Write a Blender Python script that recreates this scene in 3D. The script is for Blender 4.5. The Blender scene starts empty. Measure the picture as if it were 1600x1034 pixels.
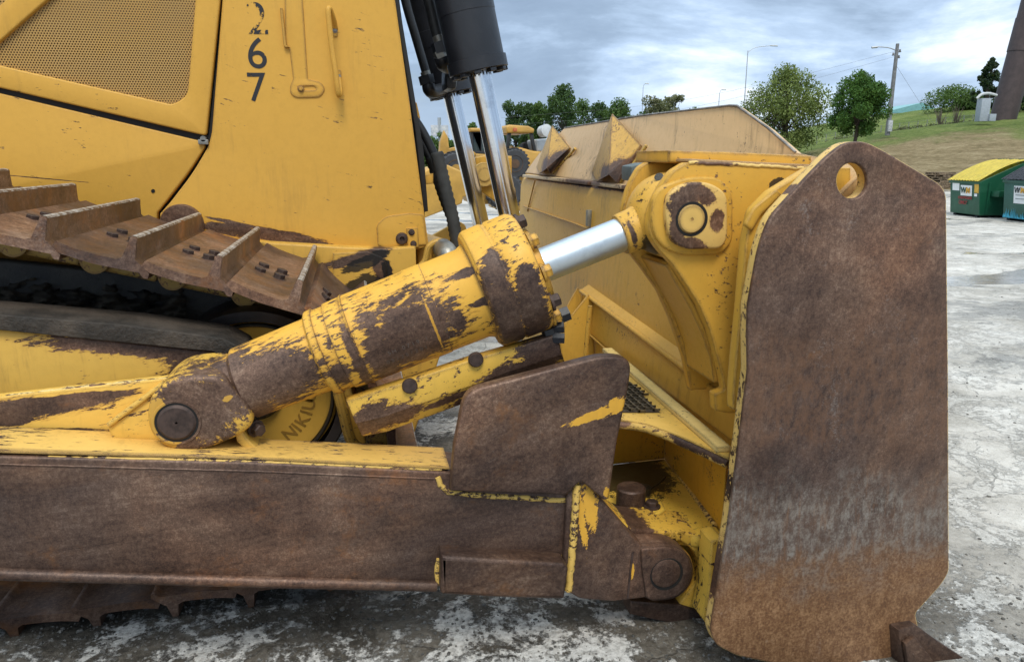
import bpy, bmesh, math, random
import numpy as np
from mathutils import Vector, Matrix
random.seed(7); np.random.seed(7)
R = math.radians
SC = bpy.context.scene
COL = SC.collection

# ------------------------------------------------------------------ camera
CAM_H = 1.77; FPX = 1150.0; YAW = R(11.9); PIT = R(13.3)
fw = Vector((math.sin(YAW)*math.cos(PIT), math.cos(YAW)*math.cos(PIT), -math.sin(PIT)))
rt = Vector((math.cos(YAW), -math.sin(YAW), 0))
up = rt.cross(fw)
cam_d = bpy.data.cameras.new('camera'); cam = bpy.data.objects.new('camera', cam_d); COL.objects.link(cam)
cam_d.sensor_width = 36; cam_d.lens = FPX/1600*36; cam_d.clip_end = 3000; cam_d.clip_start = .05
cam.matrix_world = Matrix((( rt.x, up.x, -fw.x, 0), (rt.y, up.y, -fw.y, 0), (rt.z, up.z, -fw.z, CAM_H), (0,0,0,1)))
SC.camera = cam

# ------------------------------------------------------------------ light
SUN_EL = R(56); SUN_AZ = R(188)      # azimuth clockwise from +Y: behind and left of the viewer
SC.view_settings.view_transform = 'Standard'; SC.view_settings.look = 'None'
SC.view_settings.exposure = 0.42; SC.view_settings.gamma = 1
sd = bpy.data.lights.new('sun', 'SUN'); sd.energy = 1.75; sd.angle = R(20); sd.color = (1, .93, .82)
sun = bpy.data.objects.new('sun', sd); COL.objects.link(sun)
sdir = Vector((math.sin(SUN_AZ)*math.cos(SUN_EL), math.cos(SUN_AZ)*math.cos(SUN_EL), math.sin(SUN_EL)))
sun.rotation_euler = sdir.to_track_quat('Z', 'Y').to_euler(); sun.location = sdir*50

class NT:
    def __init__(s, nt): s.nt = nt; s.n = nt.nodes; s.l = nt.links
    def new(s, t, **kw):
        x = s.n.new(t)
        for k, v in kw.items(): setattr(x, k, v)
        return x
    def put(s, sock, v):
        if v is None: return
        if hasattr(v, 'links'): s.l.new(v, sock)
        else:
            if isinstance(v, (tuple, list)) and len(v) == 3 and len(sock.default_value) == 4: v = (*v, 1)
            sock.default_value = v
    def m(s, op, a, b=None, c=None, clamp=False):
        x = s.new('ShaderNodeMath', operation=op, use_clamp=clamp)
        s.put(x.inputs[0], a); s.put(x.inputs[1], b)
        if c is not None: s.put(x.inputs[2], c)
        return x.outputs[0]
    def vm(s, op, a, b=None, scale=None):
        x = s.new('ShaderNodeVectorMath', operation=op)
        s.put(x.inputs[0], a); s.put(x.inputs[1], b)
        if scale is not None: s.put(x.inputs['Scale'], scale)
        return x.outputs['Value'] if op in ('LENGTH', 'DOT_PRODUCT') else x.outputs[0]
    def mix(s, f, a, b, mode='MIX'):
        x = s.new('ShaderNodeMix', data_type='RGBA', blend_type=mode)
        s.put(x.inputs[0], f); s.put(x.inputs[6], a); s.put(x.inputs[7], b)
        return x.outputs[2]
    def noise(s, v, scale, detail=4, rough=.6, dist=0):
        x = s.new('ShaderNodeTexNoise'); s.put(x.inputs['Vector'], v)
        x.inputs['Scale'].default_value = scale; x.inputs['Detail'].default_value = detail
        x.inputs['Roughness'].default_value = rough; x.inputs['Distortion'].default_value = dist
        return x.outputs['Fac']
    def step(s, v, lo, hi, a=0., b=1.):
        x = s.new('ShaderNodeMapRange', interpolation_type='SMOOTHSTEP'); s.put(x.inputs[0], v)
        s.put(x.inputs[1], lo); s.put(x.inputs[2], hi); s.put(x.inputs[3], a); s.put(x.inputs[4], b)
        return x.outputs[0]
    def ramp(s, f, stops):
        x = s.new('ShaderNodeValToRGB'); s.put(x.inputs[0], f); e = x.color_ramp.elements
        e[0].position, e[0].color = stops[0][0], (*stops[0][1], 1)
        e[1].position, e[1].color = stops[-1][0], (*stops[-1][1], 1)
        for p, c in stops[1:-1]:
            k = e.new(p); k.color = (*c, 1)
        return x.outputs[0]

# ------------------------------------------------------------------ world: overcast sky with broken cloud
w = bpy.data.worlds.new('World'); SC.world = w; w.use_nodes = True
T = NT(w.node_tree); T.n.clear()
sky = T.new('ShaderNodeTexSky', sky_type='NISHITA'); sky.sun_disc = False
sky.sun_elevation = SUN_EL; sky.sun_rotation = SUN_AZ; sky.dust_density = 2
tc = T.new('ShaderNodeTexCoord').outputs['Generated']
sep = T.new('ShaderNodeSeparateXYZ'); T.put(sep.inputs[0], tc)
zz = T.m('MAXIMUM', sep.outputs[2], 0.0)
den = T.m('ADD', zz, .30)
cmb = T.new('ShaderNodeCombineXYZ')
T.put(cmb.inputs[0], T.m('DIVIDE', sep.outputs[0], den)); T.put(cmb.inputs[1], T.m('DIVIDE', sep.outputs[1], den))
cv = T.vm('ADD', T.vm('MULTIPLY', tc, (2.6, 2.6, 9.5)), (3.1, 5.3, 1.7))
n1 = T.noise(cv, 1.0, 9, .60, .25)
n2 = T.noise(T.vm('ADD', cv, (7.7, 2.2, 3)), 1.1, 7, .58, .6)
# brighter break in the cloud low to the right of the view
bdir = Vector((math.sin(R(40)), math.cos(R(40)), .17)).normalized()
bd = T.vm('DOT_PRODUCT', tc, tuple(bdir))
bright = T.step(bd, .90, .995)
cl = T.m('ADD', T.m('MULTIPLY', T.m('SUBTRACT', n1, .5), 2.0), T.m('ADD', .37, T.m('MULTIPLY', bright, .13)))
cloud = T.ramp(cl, [(0., (2.1, 2.9, 4.1)), (.3, (2.9, 3.9, 5.3)), (.47, (4.2, 5.5, 7.3)), (.58, (5.6, 6.9, 8.5)), (.74, (8.4, 9.0, 9.8)), (1., (9.9, 10.1, 10.3))])
skyc = T.vm('MULTIPLY', sky.outputs[0], (.9, .9, .9))
cover = T.step(n2, .18, .42)
both = T.mix(cover, skyc, cloud)
hz = T.mix(T.step(zz, .0, .12, .55, 0.), both, (5.0, 6.2, 7.6))
zen = T.step(zz, .26, .9, 1.0, 2.6)
fin = T.vm('MULTIPLY', T.vm('SCALE', hz, None, zen), T.mix(T.step(zz, .26, .7), (1,1,1), (1.12, 1.0, .84)))
bg = T.new('ShaderNodeBackground'); T.put(bg.inputs[0], fin); bg.inputs[1].default_value = .1
wo = T.new('ShaderNodeOutputWorld'); T.l.new(bg.outputs[0], wo.inputs[0])

# ------------------------------------------------------------------ pixel <-> place helpers (the photo is 1600 x 1034)
def ray(px, py): return fw + rt*((px-800)/FPX) + up*((517-py)/FPX)
def V(px, py, Y):
    d = ray(px, py); t = Y/d.y; return Vector((d.x*t, Y, CAM_H+d.z*t))
def G(px, py, z=0.):
    d = ray(px, py); t = (z-CAM_H)/d.z; return Vector((d.x*t, d.y*t, z))
def Q(px, py, X):
    d = ray(px, py); t = X/d.x; return Vector((X, d.y*t, CAM_H+d.z*t))
def D(px, py, r):
    d = ray(px, py); t = r/math.hypot(d.x, d.y); return Vector((d.x*t, d.y*t, CAM_H+d.z*t))

# ------------------------------------------------------------------ object helpers
def tag(o, label=None, cat=None, group=None, kind=None):
    for k, v in (('label', label), ('category', cat), ('group', group), ('kind', kind)):
        if v: o[k] = v
    return o
def thing(name, label, cat, loc=(0,0,0), group=None):
    o = bpy.data.objects.new(name, None); COL.objects.link(o); o.location = loc; o.empty_display_size = .2
    return tag(o, label, cat, group)
def link(name, me, mat, parent=None, label=None, sharp=32, smooth=True):
    o = bpy.data.objects.new(name, me); COL.objects.link(o)
    me.name = name
    if mat is not None:
        me.materials.clear(); me.materials.append(mat)
    if smooth and len(me.polygons):
        me.polygons.foreach_set('use_smooth', [True]*len(me.polygons)); me.set_sharp_from_angle(angle=R(sharp))
    if parent is not None:
        chain = []; p = parent
        while p is not None: chain.append(p); p = p.parent
        if len(chain) > 2: parent = chain[-2]        # thing > part > sub-part, no deeper
        o.parent = parent
        # all meshes are modelled in world metres: undo the offset of the Empty at the thing's base
        if parent.type == 'EMPTY': o.matrix_parent_inverse = Matrix.Translation(-parent.location)
    if label: o['label'] = label
    return o
def bm_mesh(bm):
    me = bpy.data.meshes.new('m'); bmesh.ops.recalc_face_normals(bm, faces=bm.faces); bm.to_mesh(me); bm.free(); return me

def rounded(pts, seg=6):
    out = []; n = len(pts)
    for i, p in enumerate(pts):
        r = p[2] if len(p) > 2 else 0
        c = Vector(p[:2])
        if r <= 0: out.append(c); continue
        a = Vector(pts[i-1][:2])-c; b = Vector(pts[(i+1) % n][:2])-c
        la, lb = a.length, b.length
        k = min(r, la*.5, lb*.5)
        A = c + a.normalized()*k; B = c + b.normalized()*k
        for s in range(seg+1):
            t = s/seg; out.append(A*(1-t)**2 + c*2*t*(1-t) + B*t*t)
    return out
def plate_mesh(pts, Y, th, bevel=.004, holes=()):
    """outline traced in the photo, laid on the plane y=Y and given thickness th away from the viewer"""
    cu = bpy.data.curves.new('c', 'CURVE'); cu.dimensions = '2D'; cu.fill_mode = 'BOTH'
    th = max(th, .002); bevel = min(bevel, th*.45)
    cu.extrude = th/2-bevel; cu.bevel_depth = bevel; cu.bevel_resolution = 2; cu.offset = -bevel
    for poly in [rounded(pts)] + [h for h in holes]:
        ws = [V(q[0], q[1], Y) for q in poly]
        sp = cu.splines.new('POLY'); sp.points.add(len(ws)-1)
        for k, v in enumerate(ws): sp.points[k].co = (v.x, v.z, 0, 1)
        sp.use_cyclic_u = True
    o = bpy.data.objects.new('t', cu); COL.objects.link(o)
    me = bpy.data.meshes.new_from_object(o.evaluated_get(bpy.context.evaluated_depsgraph_get()))
    bpy.data.objects.remove(o); bpy.data.curves.remove(cu)
    me.transform(Matrix(((1,0,0,0),(0,0,-1,Y+th/2),(0,1,0,0),(0,0,0,1))))
    bm = bmesh.new(); bm.from_mesh(me); bmesh.ops.remove_doubles(bm, verts=bm.verts, dist=1e-5)
    bmesh.ops.recalc_face_normals(bm, faces=bm.faces); bm.to_mesh(me); bm.free()
    return me
def plate(name, pts, Y, th, mat, parent=None, bevel=.004, holes=(), label=None, sharp=40):
    return link(name, plate_mesh(pts, Y, th, bevel, holes), mat, parent, label, sharp)
def ell(cx, cy, rx, ry, n=40): return [(cx+rx*math.cos(2*math.pi*k/n), cy+ry*math.sin(2*math.pi*k/n)) for k in range(n)]
def slab_mesh(pts, nv, bevel=.003, seg=2):
    """3-D polygon extruded along the vector nv"""
    bm = bmesh.new(); nv = Vector(nv)
    a = [bm.verts.new(p) for p in pts]; b = [bm.verts.new(Vector(p)+nv) for p in pts]
    n = len(pts); bm.faces.new(a); bm.faces.new(b[::-1])
    for k in range(n): bm.faces.new((a[k], b[k], b[(k+1) % n], a[(k+1) % n]))
    bmesh.ops.recalc_face_normals(bm, faces=bm.faces)
    if bevel > 0: bmesh.ops.bevel(bm, geom=list(bm.edges), offset=bevel, segments=seg, affect='EDGES', profile=.6)
    return bm_mesh(bm)
def slab(name, pts, nv, mat, parent=None, bevel=.003, label=None):
    return link(name, slab_mesh(pts, nv, bevel), mat, parent, label)
def box_mesh(lo, hi, bevel=.003):
    (x0,y0,z0),(x1,y1,z1) = lo, hi
    return slab_mesh([(x0,y0,z0),(x1,y0,z0),(x1,y1,z0),(x0,y1,z0)], (0,0,z1-z0), bevel)
def box(name, lo, hi, mat, parent=None, bevel=.003, label=None): return link(name, box_mesh(lo, hi, bevel), mat, parent, label)
def lathe_mesh(p0, ax, prof, seg=64, cap=True):
    p0 = Vector(p0); ax = Vector(ax).normalized()
    s = ax.orthogonal().normalized(); t = ax.cross(s)
    bm = bmesh.new(); rings = []
    for (d, r) in prof:
        rings.append([bm.verts.new(p0+ax*d+(s*math.cos(2*math.pi*k/seg)+t*math.sin(2*math.pi*k/seg))*max(r, 1e-5)) for k in range(seg)])
    for a, b in zip(rings, rings[1:]):
        for k in range(seg): bm.faces.new((a[k], a[(k+1) % seg], b[(k+1) % seg], b[k]))
    if cap: bm.faces.new(rings[0][::-1]); bm.faces.new(rings[-1])
    return bm_mesh(bm)
def lathe(name, p0, ax, prof, mat, parent=None, seg=64, label=None): return link(name, lathe_mesh(p0, ax, prof, seg), mat, parent, label)
def tube_mesh(pts, r, seg=12, sub=6, rib=None):
    P = [Vector(p) for p in pts]; path = []
    if sub and len(P) > 2:
        Q4 = [P[0]*2-P[1]]+P+[P[-1]*2-P[-2]]
        for i in range(1, len(Q4)-2):
            for k in range(sub):
                t = k/sub; a, b, c, d = Q4[i-1:i+3]
                path.append(.5*((2*b)+(c-a)*t+(2*a-5*b+4*c-d)*t*t+(3*b-a-3*c+d)*t**3))
        path.append(P[-1])
    else: path = P
    bm = bmesh.new(); rings = []; u = None
    for i, p in enumerate(path):
        tan = (path[min(i+1, len(path)-1)]-path[max(i-1, 0)]).normalized()
        u = tan.orthogonal().normalized() if u is None else (u-tan*u.dot(tan)).normalized()
        v = tan.cross(u); rr = r if not rib else r*(1+rib*(i % 2))
        if isinstance(r, (list, tuple)): rr = r[0]+(r[1]-r[0])*i/(len(path)-1)
        rings.append([bm.verts.new(p+(u*math.cos(2*math.pi*k/seg)+v*math.sin(2*math.pi*k/seg))*rr) for k in range(seg)])
    for a, b in zip(rings, rings[1:]):
        for k in range(seg): bm.faces.new((a[k], a[(k+1) % seg], b[(k+1) % seg], b[k]))
    bm.faces.new(rings[0][::-1]); bm.faces.new(rings[-1])
    return bm_mesh(bm)
def tube(name, pts, r, mat, parent=None, seg=12, sub=6, rib=None, label=None): return link(name, tube_mesh(pts, r, seg, sub, rib), mat, parent, label, 60)
def join(meshes):
    bm = bmesh.new()
    for m in meshes: bm.from_mesh(m)
    me = bpy.data.meshes.new('j'); bm.to_mesh(me); bm.free(); return me
def text_mesh(body, size, M, extrude=.0006, spacing=1., bold=0.):
    cu = bpy.data.curves.new('t', 'FONT'); cu.body = body; cu.size = size; cu.extrude = extrude; cu.space_character = spacing
    cu.align_x = 'CENTER'; cu.align_y = 'CENTER'; cu.offset = bold
    o = bpy.data.objects.new('t', cu); COL.objects.link(o)
    me = bpy.data.meshes.new_from_object(o.evaluated_get(bpy.context.evaluated_depsgraph_get()))
    bpy.data.objects.remove(o); bpy.data.curves.remove(cu); me.transform(M); return me
def face_mat(origin, u, n):
    u = Vector(u).normalized(); n = Vector(n).normalized(); v = n.cross(u)
    return Matrix(((u.x,v.x,n.x,origin[0]),(u.y,v.y,n.y,origin[1]),(u.z,v.z,n.z,origin[2]),(0,0,0,1)))
def bolt_mesh(c, ax, r, h):
    """hexagon head on a washer"""
    return join([lathe_mesh(c, ax, [(0, r*1.35), (h*.25, r*1.35)], 20), lathe_mesh(c, ax, [(h*.25, r), (h*.9, r), (h, r*.85)], 6)])

# ------------------------------------------------------------------ worn paint and bare steel
YEL = (.63, .335, .036)
def steel_nodes(T, co, cos_, rust, grey, dark, scratch=.35):
    """brown patinated steel: (colour, roughness)"""
    a = T.noise(co, 3.2, 8, .70, .4); b = T.noise(cos_, 11, 9, .80, .2); c = T.noise(co, 70, 6, .8); c2 = T.noise(co, 190, 4, .85)
    f = T.m('ADD', T.m('ADD', T.m('MULTIPLY', a, .22), T.m('MULTIPLY', b, .28)), T.m('ADD', T.m('MULTIPLY', c, .28), T.m('MULTIPLY', c2, .22)))
    k = 1-dark
    col = T.ramp(f, [(.40, (.022*k,.013*k,.0105*k)), (.47, (.066*k,.039*k,.029*k)), (.53, (.122*k,.075*k,.054*k)), (.61, (.25*k,.175*k,.130*k))])
    rn = T.noise(T.vm('ADD', co, (4,9,2)), 4.2, 7, .68, .5); rn2 = T.noise(co, 40, 4, .7)
    rsoft = T.step(T.noise(T.vm('ADD', cos_, (7,3,5)), 2.6, 6, .62, .6), .47-.05*rust, .66, 0., .25+.55*rust)
    col = T.mix(rsoft, col, T.ramp(T.m('ADD', T.m('MULTIPLY', c, .6), T.m('MULTIPLY', b, .4)), [(.38, (.062,.032,.020)), (.5, (.145,.075,.042)), (.62, (.26,.155,.09))]))
    rm = T.step(T.m('ADD', rn, T.m('MULTIPLY', T.m('SUBTRACT', rn2, .5), .35)), .68-.3*rust, .90-.32*rust, 0., .75)
    col = T.mix(rm, col, T.ramp(b, [(.3, (.12,.050,.022)), (.7, (.30,.135,.050))]))
    gn = T.noise(T.vm('ADD', cos_, (1,3,8)), 14, 8, .8, .3)
    gm = T.step(gn, .70-.22*grey, .86-.2*grey, 0., .55)
    col = T.mix(gm, col, (.27,.24,.215))
    sp = T.step(T.noise(cos_, 120, 3, .8), .63, .75, 0., scratch)
    col = T.mix(sp, col, (.30,.25,.21))
    # long thin drag marks and broad tonal drift
    dg = T.step(T.noise(T.vm('MULTIPLY', cos_, (1.2,1,14)), 4.5, 6, .75, 1.2), .655, .70, 0., .55*scratch+.08)
    col = T.mix(T.m('MULTIPLY', dg, T.step(a, .42, .58)), col, (.29,.235,.19))
    gk = T.step(T.noise(T.vm('MULTIPLY', cos_, (1,1,10)), 7, 5, .7, .8), .66, .70, 0., .6); col = T.mix(gk, col, (.022,.015,.012))
    big = T.noise(T.vm('ADD', co, (6,6,6)), 1.25, 5, .55, .8)
    col = T.mix(1., col, T.ramp(big, [(.36, (.58,.60,.66)), (.5, (1.0,.98,.95)), (.62, (1.45,1.28,1.12))]), 'MULTIPLY')
    rough = T.m('ADD', T.m('MULTIPLY', b, .3), .33)
    return col, rough, f
MATS = {}
def surf(name, paint=YEL, bare=False, spots=(), yspots=(), chips=.35, edge=.55, ang=0., aniso=4., rust=.35, grey=.3, dark=0., dirt=.25,
         ragged=1.0, zones=None, fade=.25, bevr=.020, rmul=1., scratch=.35, grease=(), inst=False):
    """spots / yspots: (centre, (rx,ry,rz), angle) regions worn to steel / still painted"""
    mat = bpy.data.materials.new(name); mat.use_nodes = True; T = NT(mat.node_tree)
    bs = T.n['Principled BSDF']
    co = T.new('ShaderNodeTexCoord').outputs['Object']
    if inst:
        rnd = T.new('ShaderNodeObjectInfo').outputs['Random']; co = T.vm('ADD', co, T.vm('SCALE', (13.,7.,5.), None, rnd))
    vr = T.new('ShaderNodeVectorRotate', rotation_type='Y_AXIS'); T.put(vr.inputs['Vector'], co); vr.inputs['Angle'].default_value = R(ang)
    cos_ = T.vm('MULTIPLY', vr.outputs[0], (1/aniso, 1, 1))
    scol, srough, sf = steel_nodes(T, co, cos_, rust, grey, dark, scratch)
    if zones: scol = zones(T, co, scol, cos_)
    nA = T.noise(T.vm('ADD', cos_, (5,1,7)), 26, 7, .74, .3); nB = T.noise(cos_, 7, 5, .6)
    nC = T.noise(T.vm('ADD', cos_, (2,7,3)), 95, 5, .75, .2)
    rag = T.m('ADD', T.m('ADD', T.m('MULTIPLY', T.m('SUBTRACT', nA, .5), 2.1*ragged), T.m('MULTIPLY', T.m('SUBTRACT', nC, .5), 1.5*ragged)), T.m('MULTIPLY', T.m('SUBTRACT', nB, .5), 1.1*ragged))
    HALO = []
    def blobs(lst):
        v = None
        for c, r, *a in lst:
            p = T.vm('SUBTRACT', co, tuple(c))
            if a and a[0]:
                x = T.new('ShaderNodeVectorRotate', rotation_type='Y_AXIS'); T.put(x.inputs['Vector'], p); x.inputs['Angle'].default_value = R(a[0]); p = x.outputs[0]
            l = T.vm('LENGTH', T.vm('MULTIPLY', p, (1/r[0], 1/r[1], 1/r[2])))
            l = T.m('SUBTRACT', 1., l)
            v = l if v is None else T.m('MAXIMUM', v, l)
        vv = T.m('ADD', v, rag); HALO.append(T.step(vv, -.22, .02, 0., .55))
        return T.step(vv, 0., .06)
    # fine speckle of lost paint, in loose clusters
    cn = T.noise(T.vm('ADD', cos_, (2,2,2)), 60, 5, .75); cc = T.noise(co, 5, 4, .6)
    ch = T.step(T.m('ADD', cn, T.m('MULTIPLY', T.m('SUBTRACT', cc, .5), .5)), .735-.2*chips, .75-.2*chips)
    mask = ch if chips > 0 else None
    if spots:
        b = blobs(spots); mask = b if mask is None else T.m('MAXIMUM', mask, b)
    if edge > 0:
        bv = T.new('ShaderNodeBevel', samples=3); bv.inputs['Radius'].default_value = bevr
        geo = T.new('ShaderNodeNewGeometry')
        d = T.m('SUBTRACT', 1., T.vm('DOT_PRODUCT', bv.outputs[0], geo.outputs['Normal']))
        en = T.m('ADD', d, T.m('MULTIPLY', T.m('SUBTRACT', T.noise(co, 22, 5, .75), .5), .5))
        e = T.step(en, .23-.2*edge, .28-.2*edge)
        e = T.m('MULTIPLY', e, T.step(d, .004, .02))
        mask = e if mask is None else T.m('MAXIMUM', mask, e)
    if mask is None: mask = 0.
    if bare:
        mask = 1.
        if yspots: mask = T.m('SUBTRACT', 1., blobs(yspots))
    elif yspots: mask = T.m('MULTIPLY', mask, T.m('SUBTRACT', 1., blobs(yspots)))
    v = T.noise(co, 1.7, 5, .6); v2 = T.noise(co, 30, 5, .7)
    pc = T.mix(T.m('MULTIPLY', v, fade), paint, tuple(min(1, c*1.12+.05) for c in paint))
    pc = T.mix(T.m('MULTIPLY', T.step(v2, .35, .8), .16), pc, tuple(c*.6 for c in paint))
    # run-down dirt and thin scuffs
    dv = T.vm('MULTIPLY', co, (1, 1, .12)); dn = T.noise(dv, 24, 5, .7); dn2 = T.noise(co, 2.3, 4, .6)
    dm = T.m('MULTIPLY', T.step(T.m('ADD', dn, T.m('MULTIPLY', T.m('SUBTRACT', dn2, .5), .8)), .52, .86), dirt)
    pc = T.mix(dm, pc, (.14,.085,.032))
    sc = T.step(T.noise(T.vm('MULTIPLY', vr.outputs[0], (3, 3, 40)), 3.0, 6, .8, .8), .70, .74, 0., .45*min(1, dirt*2))
    pc = T.mix(sc, pc, (.72,.50,.16))
    # rusty brown rim around the bare patches
    if spots: pc = T.mix(HALO[0], pc, tuple(k*q for k, q in zip(paint, (.62,.52,.6))))
    col = T.mix(mask, pc, scol)
    if grease:
        col = T.mix(T.m('MULTIPLY', blobs(grease), .93), col, (.012,.011,.010))
    T.put(bs.inputs['Base Color'], col)
    T.put(bs.inputs['Metallic'], T.m('MULTIPLY', mask, .25) if not isinstance(mask, float) else mask*.25)
    pr = T.m('ADD', T.m('MULTIPLY', v2, .25), .34)
    rg = T.new('ShaderNodeMix', data_type='FLOAT'); T.put(rg.inputs[0], mask); T.put(rg.inputs[2], pr); T.put(rg.inputs[3], srough)
    T.put(bs.inputs['Roughness'], T.m('MULTIPLY', rg.outputs[0], rmul)); bs.inputs['Specular IOR Level'].default_value = .32
    hgt = T.m('ADD', T.m('MULTIPLY', mask, -.5), T.m('MULTIPLY', T.noise(co, 130, 4, .7), .28))
    hgt = T.m('ADD', hgt, T.m('MULTIPLY', T.noise(co, 9, 3, .5), .8 if not bare else 1.2))
    bp = T.new('ShaderNodeBump'); bp.inputs['Strength'].default_value = .32; bp.inputs['Distance'].default_value = .004
    T.put(bp.inputs['Height'], hgt); T.put(bs.inputs['Normal'], bp.outputs[0])
    return mat
def simple(name, c, rough=.6, metal=0., var=.25, scale=8, bump=.15, spec=.5, c2=None):
    mat = bpy.data.materials.new(name); mat.use_nodes = True; T = NT(mat.node_tree); bs = T.n['Principled BSDF']
    co = T.new('ShaderNodeTexCoord').outputs['Object']
    n = T.noise(co, scale, 6, .65); c2 = c2 or tuple(k*(1-var*1.6) for k in c)
    T.put(bs.inputs['Base Color'], T.mix(T.step(n, .32, .68), c2, c))
    T.put(bs.inputs['Roughness'], T.m('ADD', T.m('MULTIPLY', n, .3), rough-.15)); bs.inputs['Metallic'].default_value = metal
    bs.inputs['Specular IOR Level'].default_value = spec
    bp = T.new('ShaderNodeBump'); bp.inputs['Strength'].default_value = bump; bp.inputs['Distance'].default_value = .01
    T.put(bp.inputs['Height'], T.noise(co, scale*8, 5, .7)); T.put(bs.inputs['Normal'], bp.outputs[0])
    return mat

# =================================================================== SETTING
def ground_material():
    mat = bpy.data.materials.new('ground'); mat.use_nodes = True; T = NT(mat.node_tree); bs = T.n['Principled BSDF']
    co = T.new('ShaderNodeTexCoord').outputs['Object']
    sp = T.new('ShaderNodeSeparateXYZ'); T.put(sp.inputs[0], co)
    # near the machine: dark wet grit; further out and to the right: pale worn concrete
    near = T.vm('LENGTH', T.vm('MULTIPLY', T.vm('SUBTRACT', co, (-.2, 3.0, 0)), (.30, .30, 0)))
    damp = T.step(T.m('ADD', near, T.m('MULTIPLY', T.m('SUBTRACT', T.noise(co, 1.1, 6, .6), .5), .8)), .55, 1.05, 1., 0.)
    big = T.noise(co, .55, 7, .62, .6); mid = T.noise(co, 3.3, 8, .68, .5); fine = T.noise(co, 38, 6, .75); grit = T.noise(co, 170, 3, .7)
    light = T.ramp(T.m('ADD', T.m('MULTIPLY', big, .45), T.m('ADD', T.m('MULTIPLY', mid, .35), T.m('MULTIPLY', fine, .22))),
                   [(.38, (.23,.210,.18)), (.46, (.36,.335,.295)), (.52, (.48,.45,.405)), (.60, (.62,.59,.54))])
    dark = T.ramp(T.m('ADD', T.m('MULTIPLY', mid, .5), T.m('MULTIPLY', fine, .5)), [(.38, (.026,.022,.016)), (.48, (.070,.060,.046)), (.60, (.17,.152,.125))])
    wn = T.m('ADD', T.m('ADD', T.m('MULTIPLY', T.noise(T.vm('ADD', co, (3.3,1.1,0)), 2.3, 9, .66, .7), .60), T.m('MULTIPLY', T.noise(co, 13, 8, .8), .34)), T.m('MULTIPLY', fine, .10))
    white = T.step(wn, .515, .555)
    wcol = T.ramp(fine, [(.3, (.24,.23,.21)), (.58, (.70,.69,.66))])
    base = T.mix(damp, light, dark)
    base = T.mix(T.m('MULTIPLY', white, T.m('ADD', .22, T.m('MULTIPLY', damp, .70))), base, wcol)
    # cracks
    vo = T.new('ShaderNodeTexVoronoi', feature='DISTANCE_TO_EDGE'); vo.inputs['Scale'].default_value = 1.1
    T.put(vo.inputs['Vector'], T.vm('ADD', co, T.vm('SCALE', T.new('ShaderNodeTexNoise').outputs['Color'], None, .0)))
    warp = T.new('ShaderNodeTexNoise'); T.put(warp.inputs['Vector'], co); warp.inputs['Scale'].default_value = 2.5; warp.inputs['Detail'].default_value = 6
    T.put(vo.inputs['Vector'], T.vm('ADD', co, T.vm('SCALE', warp.outputs['Color'], None, .55)))
    crack = T.m('MULTIPLY', T.m('MULTIPLY', T.step(vo.outputs['Distance'], .002, .010, 1., 0.), T.step(mid, .44, .56)), .6)
    base = T.mix(T.m('MULTIPLY', crack, .75), base, (.035,.032,.028))
    pit = T.step(grit, .62, .70, 0., .55); base = T.mix(pit, base, (.06,.056,.05))
    # damp stains and shallow puddles on the open yard, drawn out sideways
    wv = T.vm('MULTIPLY', co, (.55, 1.0, 1)); wet = T.step(T.m('ADD', T.noise(wv, .42, 7, .62, .8), T.m('MULTIPLY', T.m('SUBTRACT', mid, .5), .35)), .55, .61)
    base = T.mix(T.m('MULTIPLY', wet, .55), base, (.075,.073,.068))
    pud = T.step(T.m('ADD', T.noise(T.vm('ADD', wv, (9,4,0)), .5, 6, .55, .6), T.m('MULTIPLY', T.m('SUBTRACT', mid, .5), .1)), .60, .615)
    base = T.mix(T.m('MULTIPLY', pud, .35), base, (.05,.05,.048))
    T.put(bs.inputs['Base Color'], base)
    rr = T.m('SUBTRACT', T.m('SUBTRACT', .88, T.m('MULTIPLY', wet, .25)), T.m('MULTIPLY', damp, .2))
    rg = T.new('ShaderNodeMix', data_type='FLOAT'); T.put(rg.inputs[0], pud); T.put(rg.inputs[2], rr); rg.inputs[3].default_value = .07
    T.put(bs.inputs['Roughness'], rg.outputs[0])
    h = T.m('ADD', T.m('ADD', T.m('MULTIPLY', mid, 1.3), T.m('MULTIPLY', fine, .55)), T.m('ADD', T.m('MULTIPLY', grit, .12), T.m('MULTIPLY', white, .35)))
    h = T.m('SUBTRACT', h, T.m('MULTIPLY', crack, .6)); h = T.m('MULTIPLY', h, T.m('SUBTRACT', 1., T.m('MULTIPLY', pud, .95)))
    bp = T.new('ShaderNodeBump'); bp.inputs['Strength'].default_value = .8; bp.inputs['Distance'].default_value = .022
    T.put(bp.inputs['Height'], h); T.put(bs.inputs['Normal'], bp.outputs[0])
    return mat
me = bpy.data.meshes.new('ground'); S = 900.
me.from_pydata([(-S,-S,0),(S,-S,0),(S,S,0),(-S,S,0)], [], [(0,1,2,3)])
tag(link('ground', me, ground_material()), 'pale cracked concrete yard with damp stains, white scrapes and shallow puddles', 'ground', kind='structure')

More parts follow.
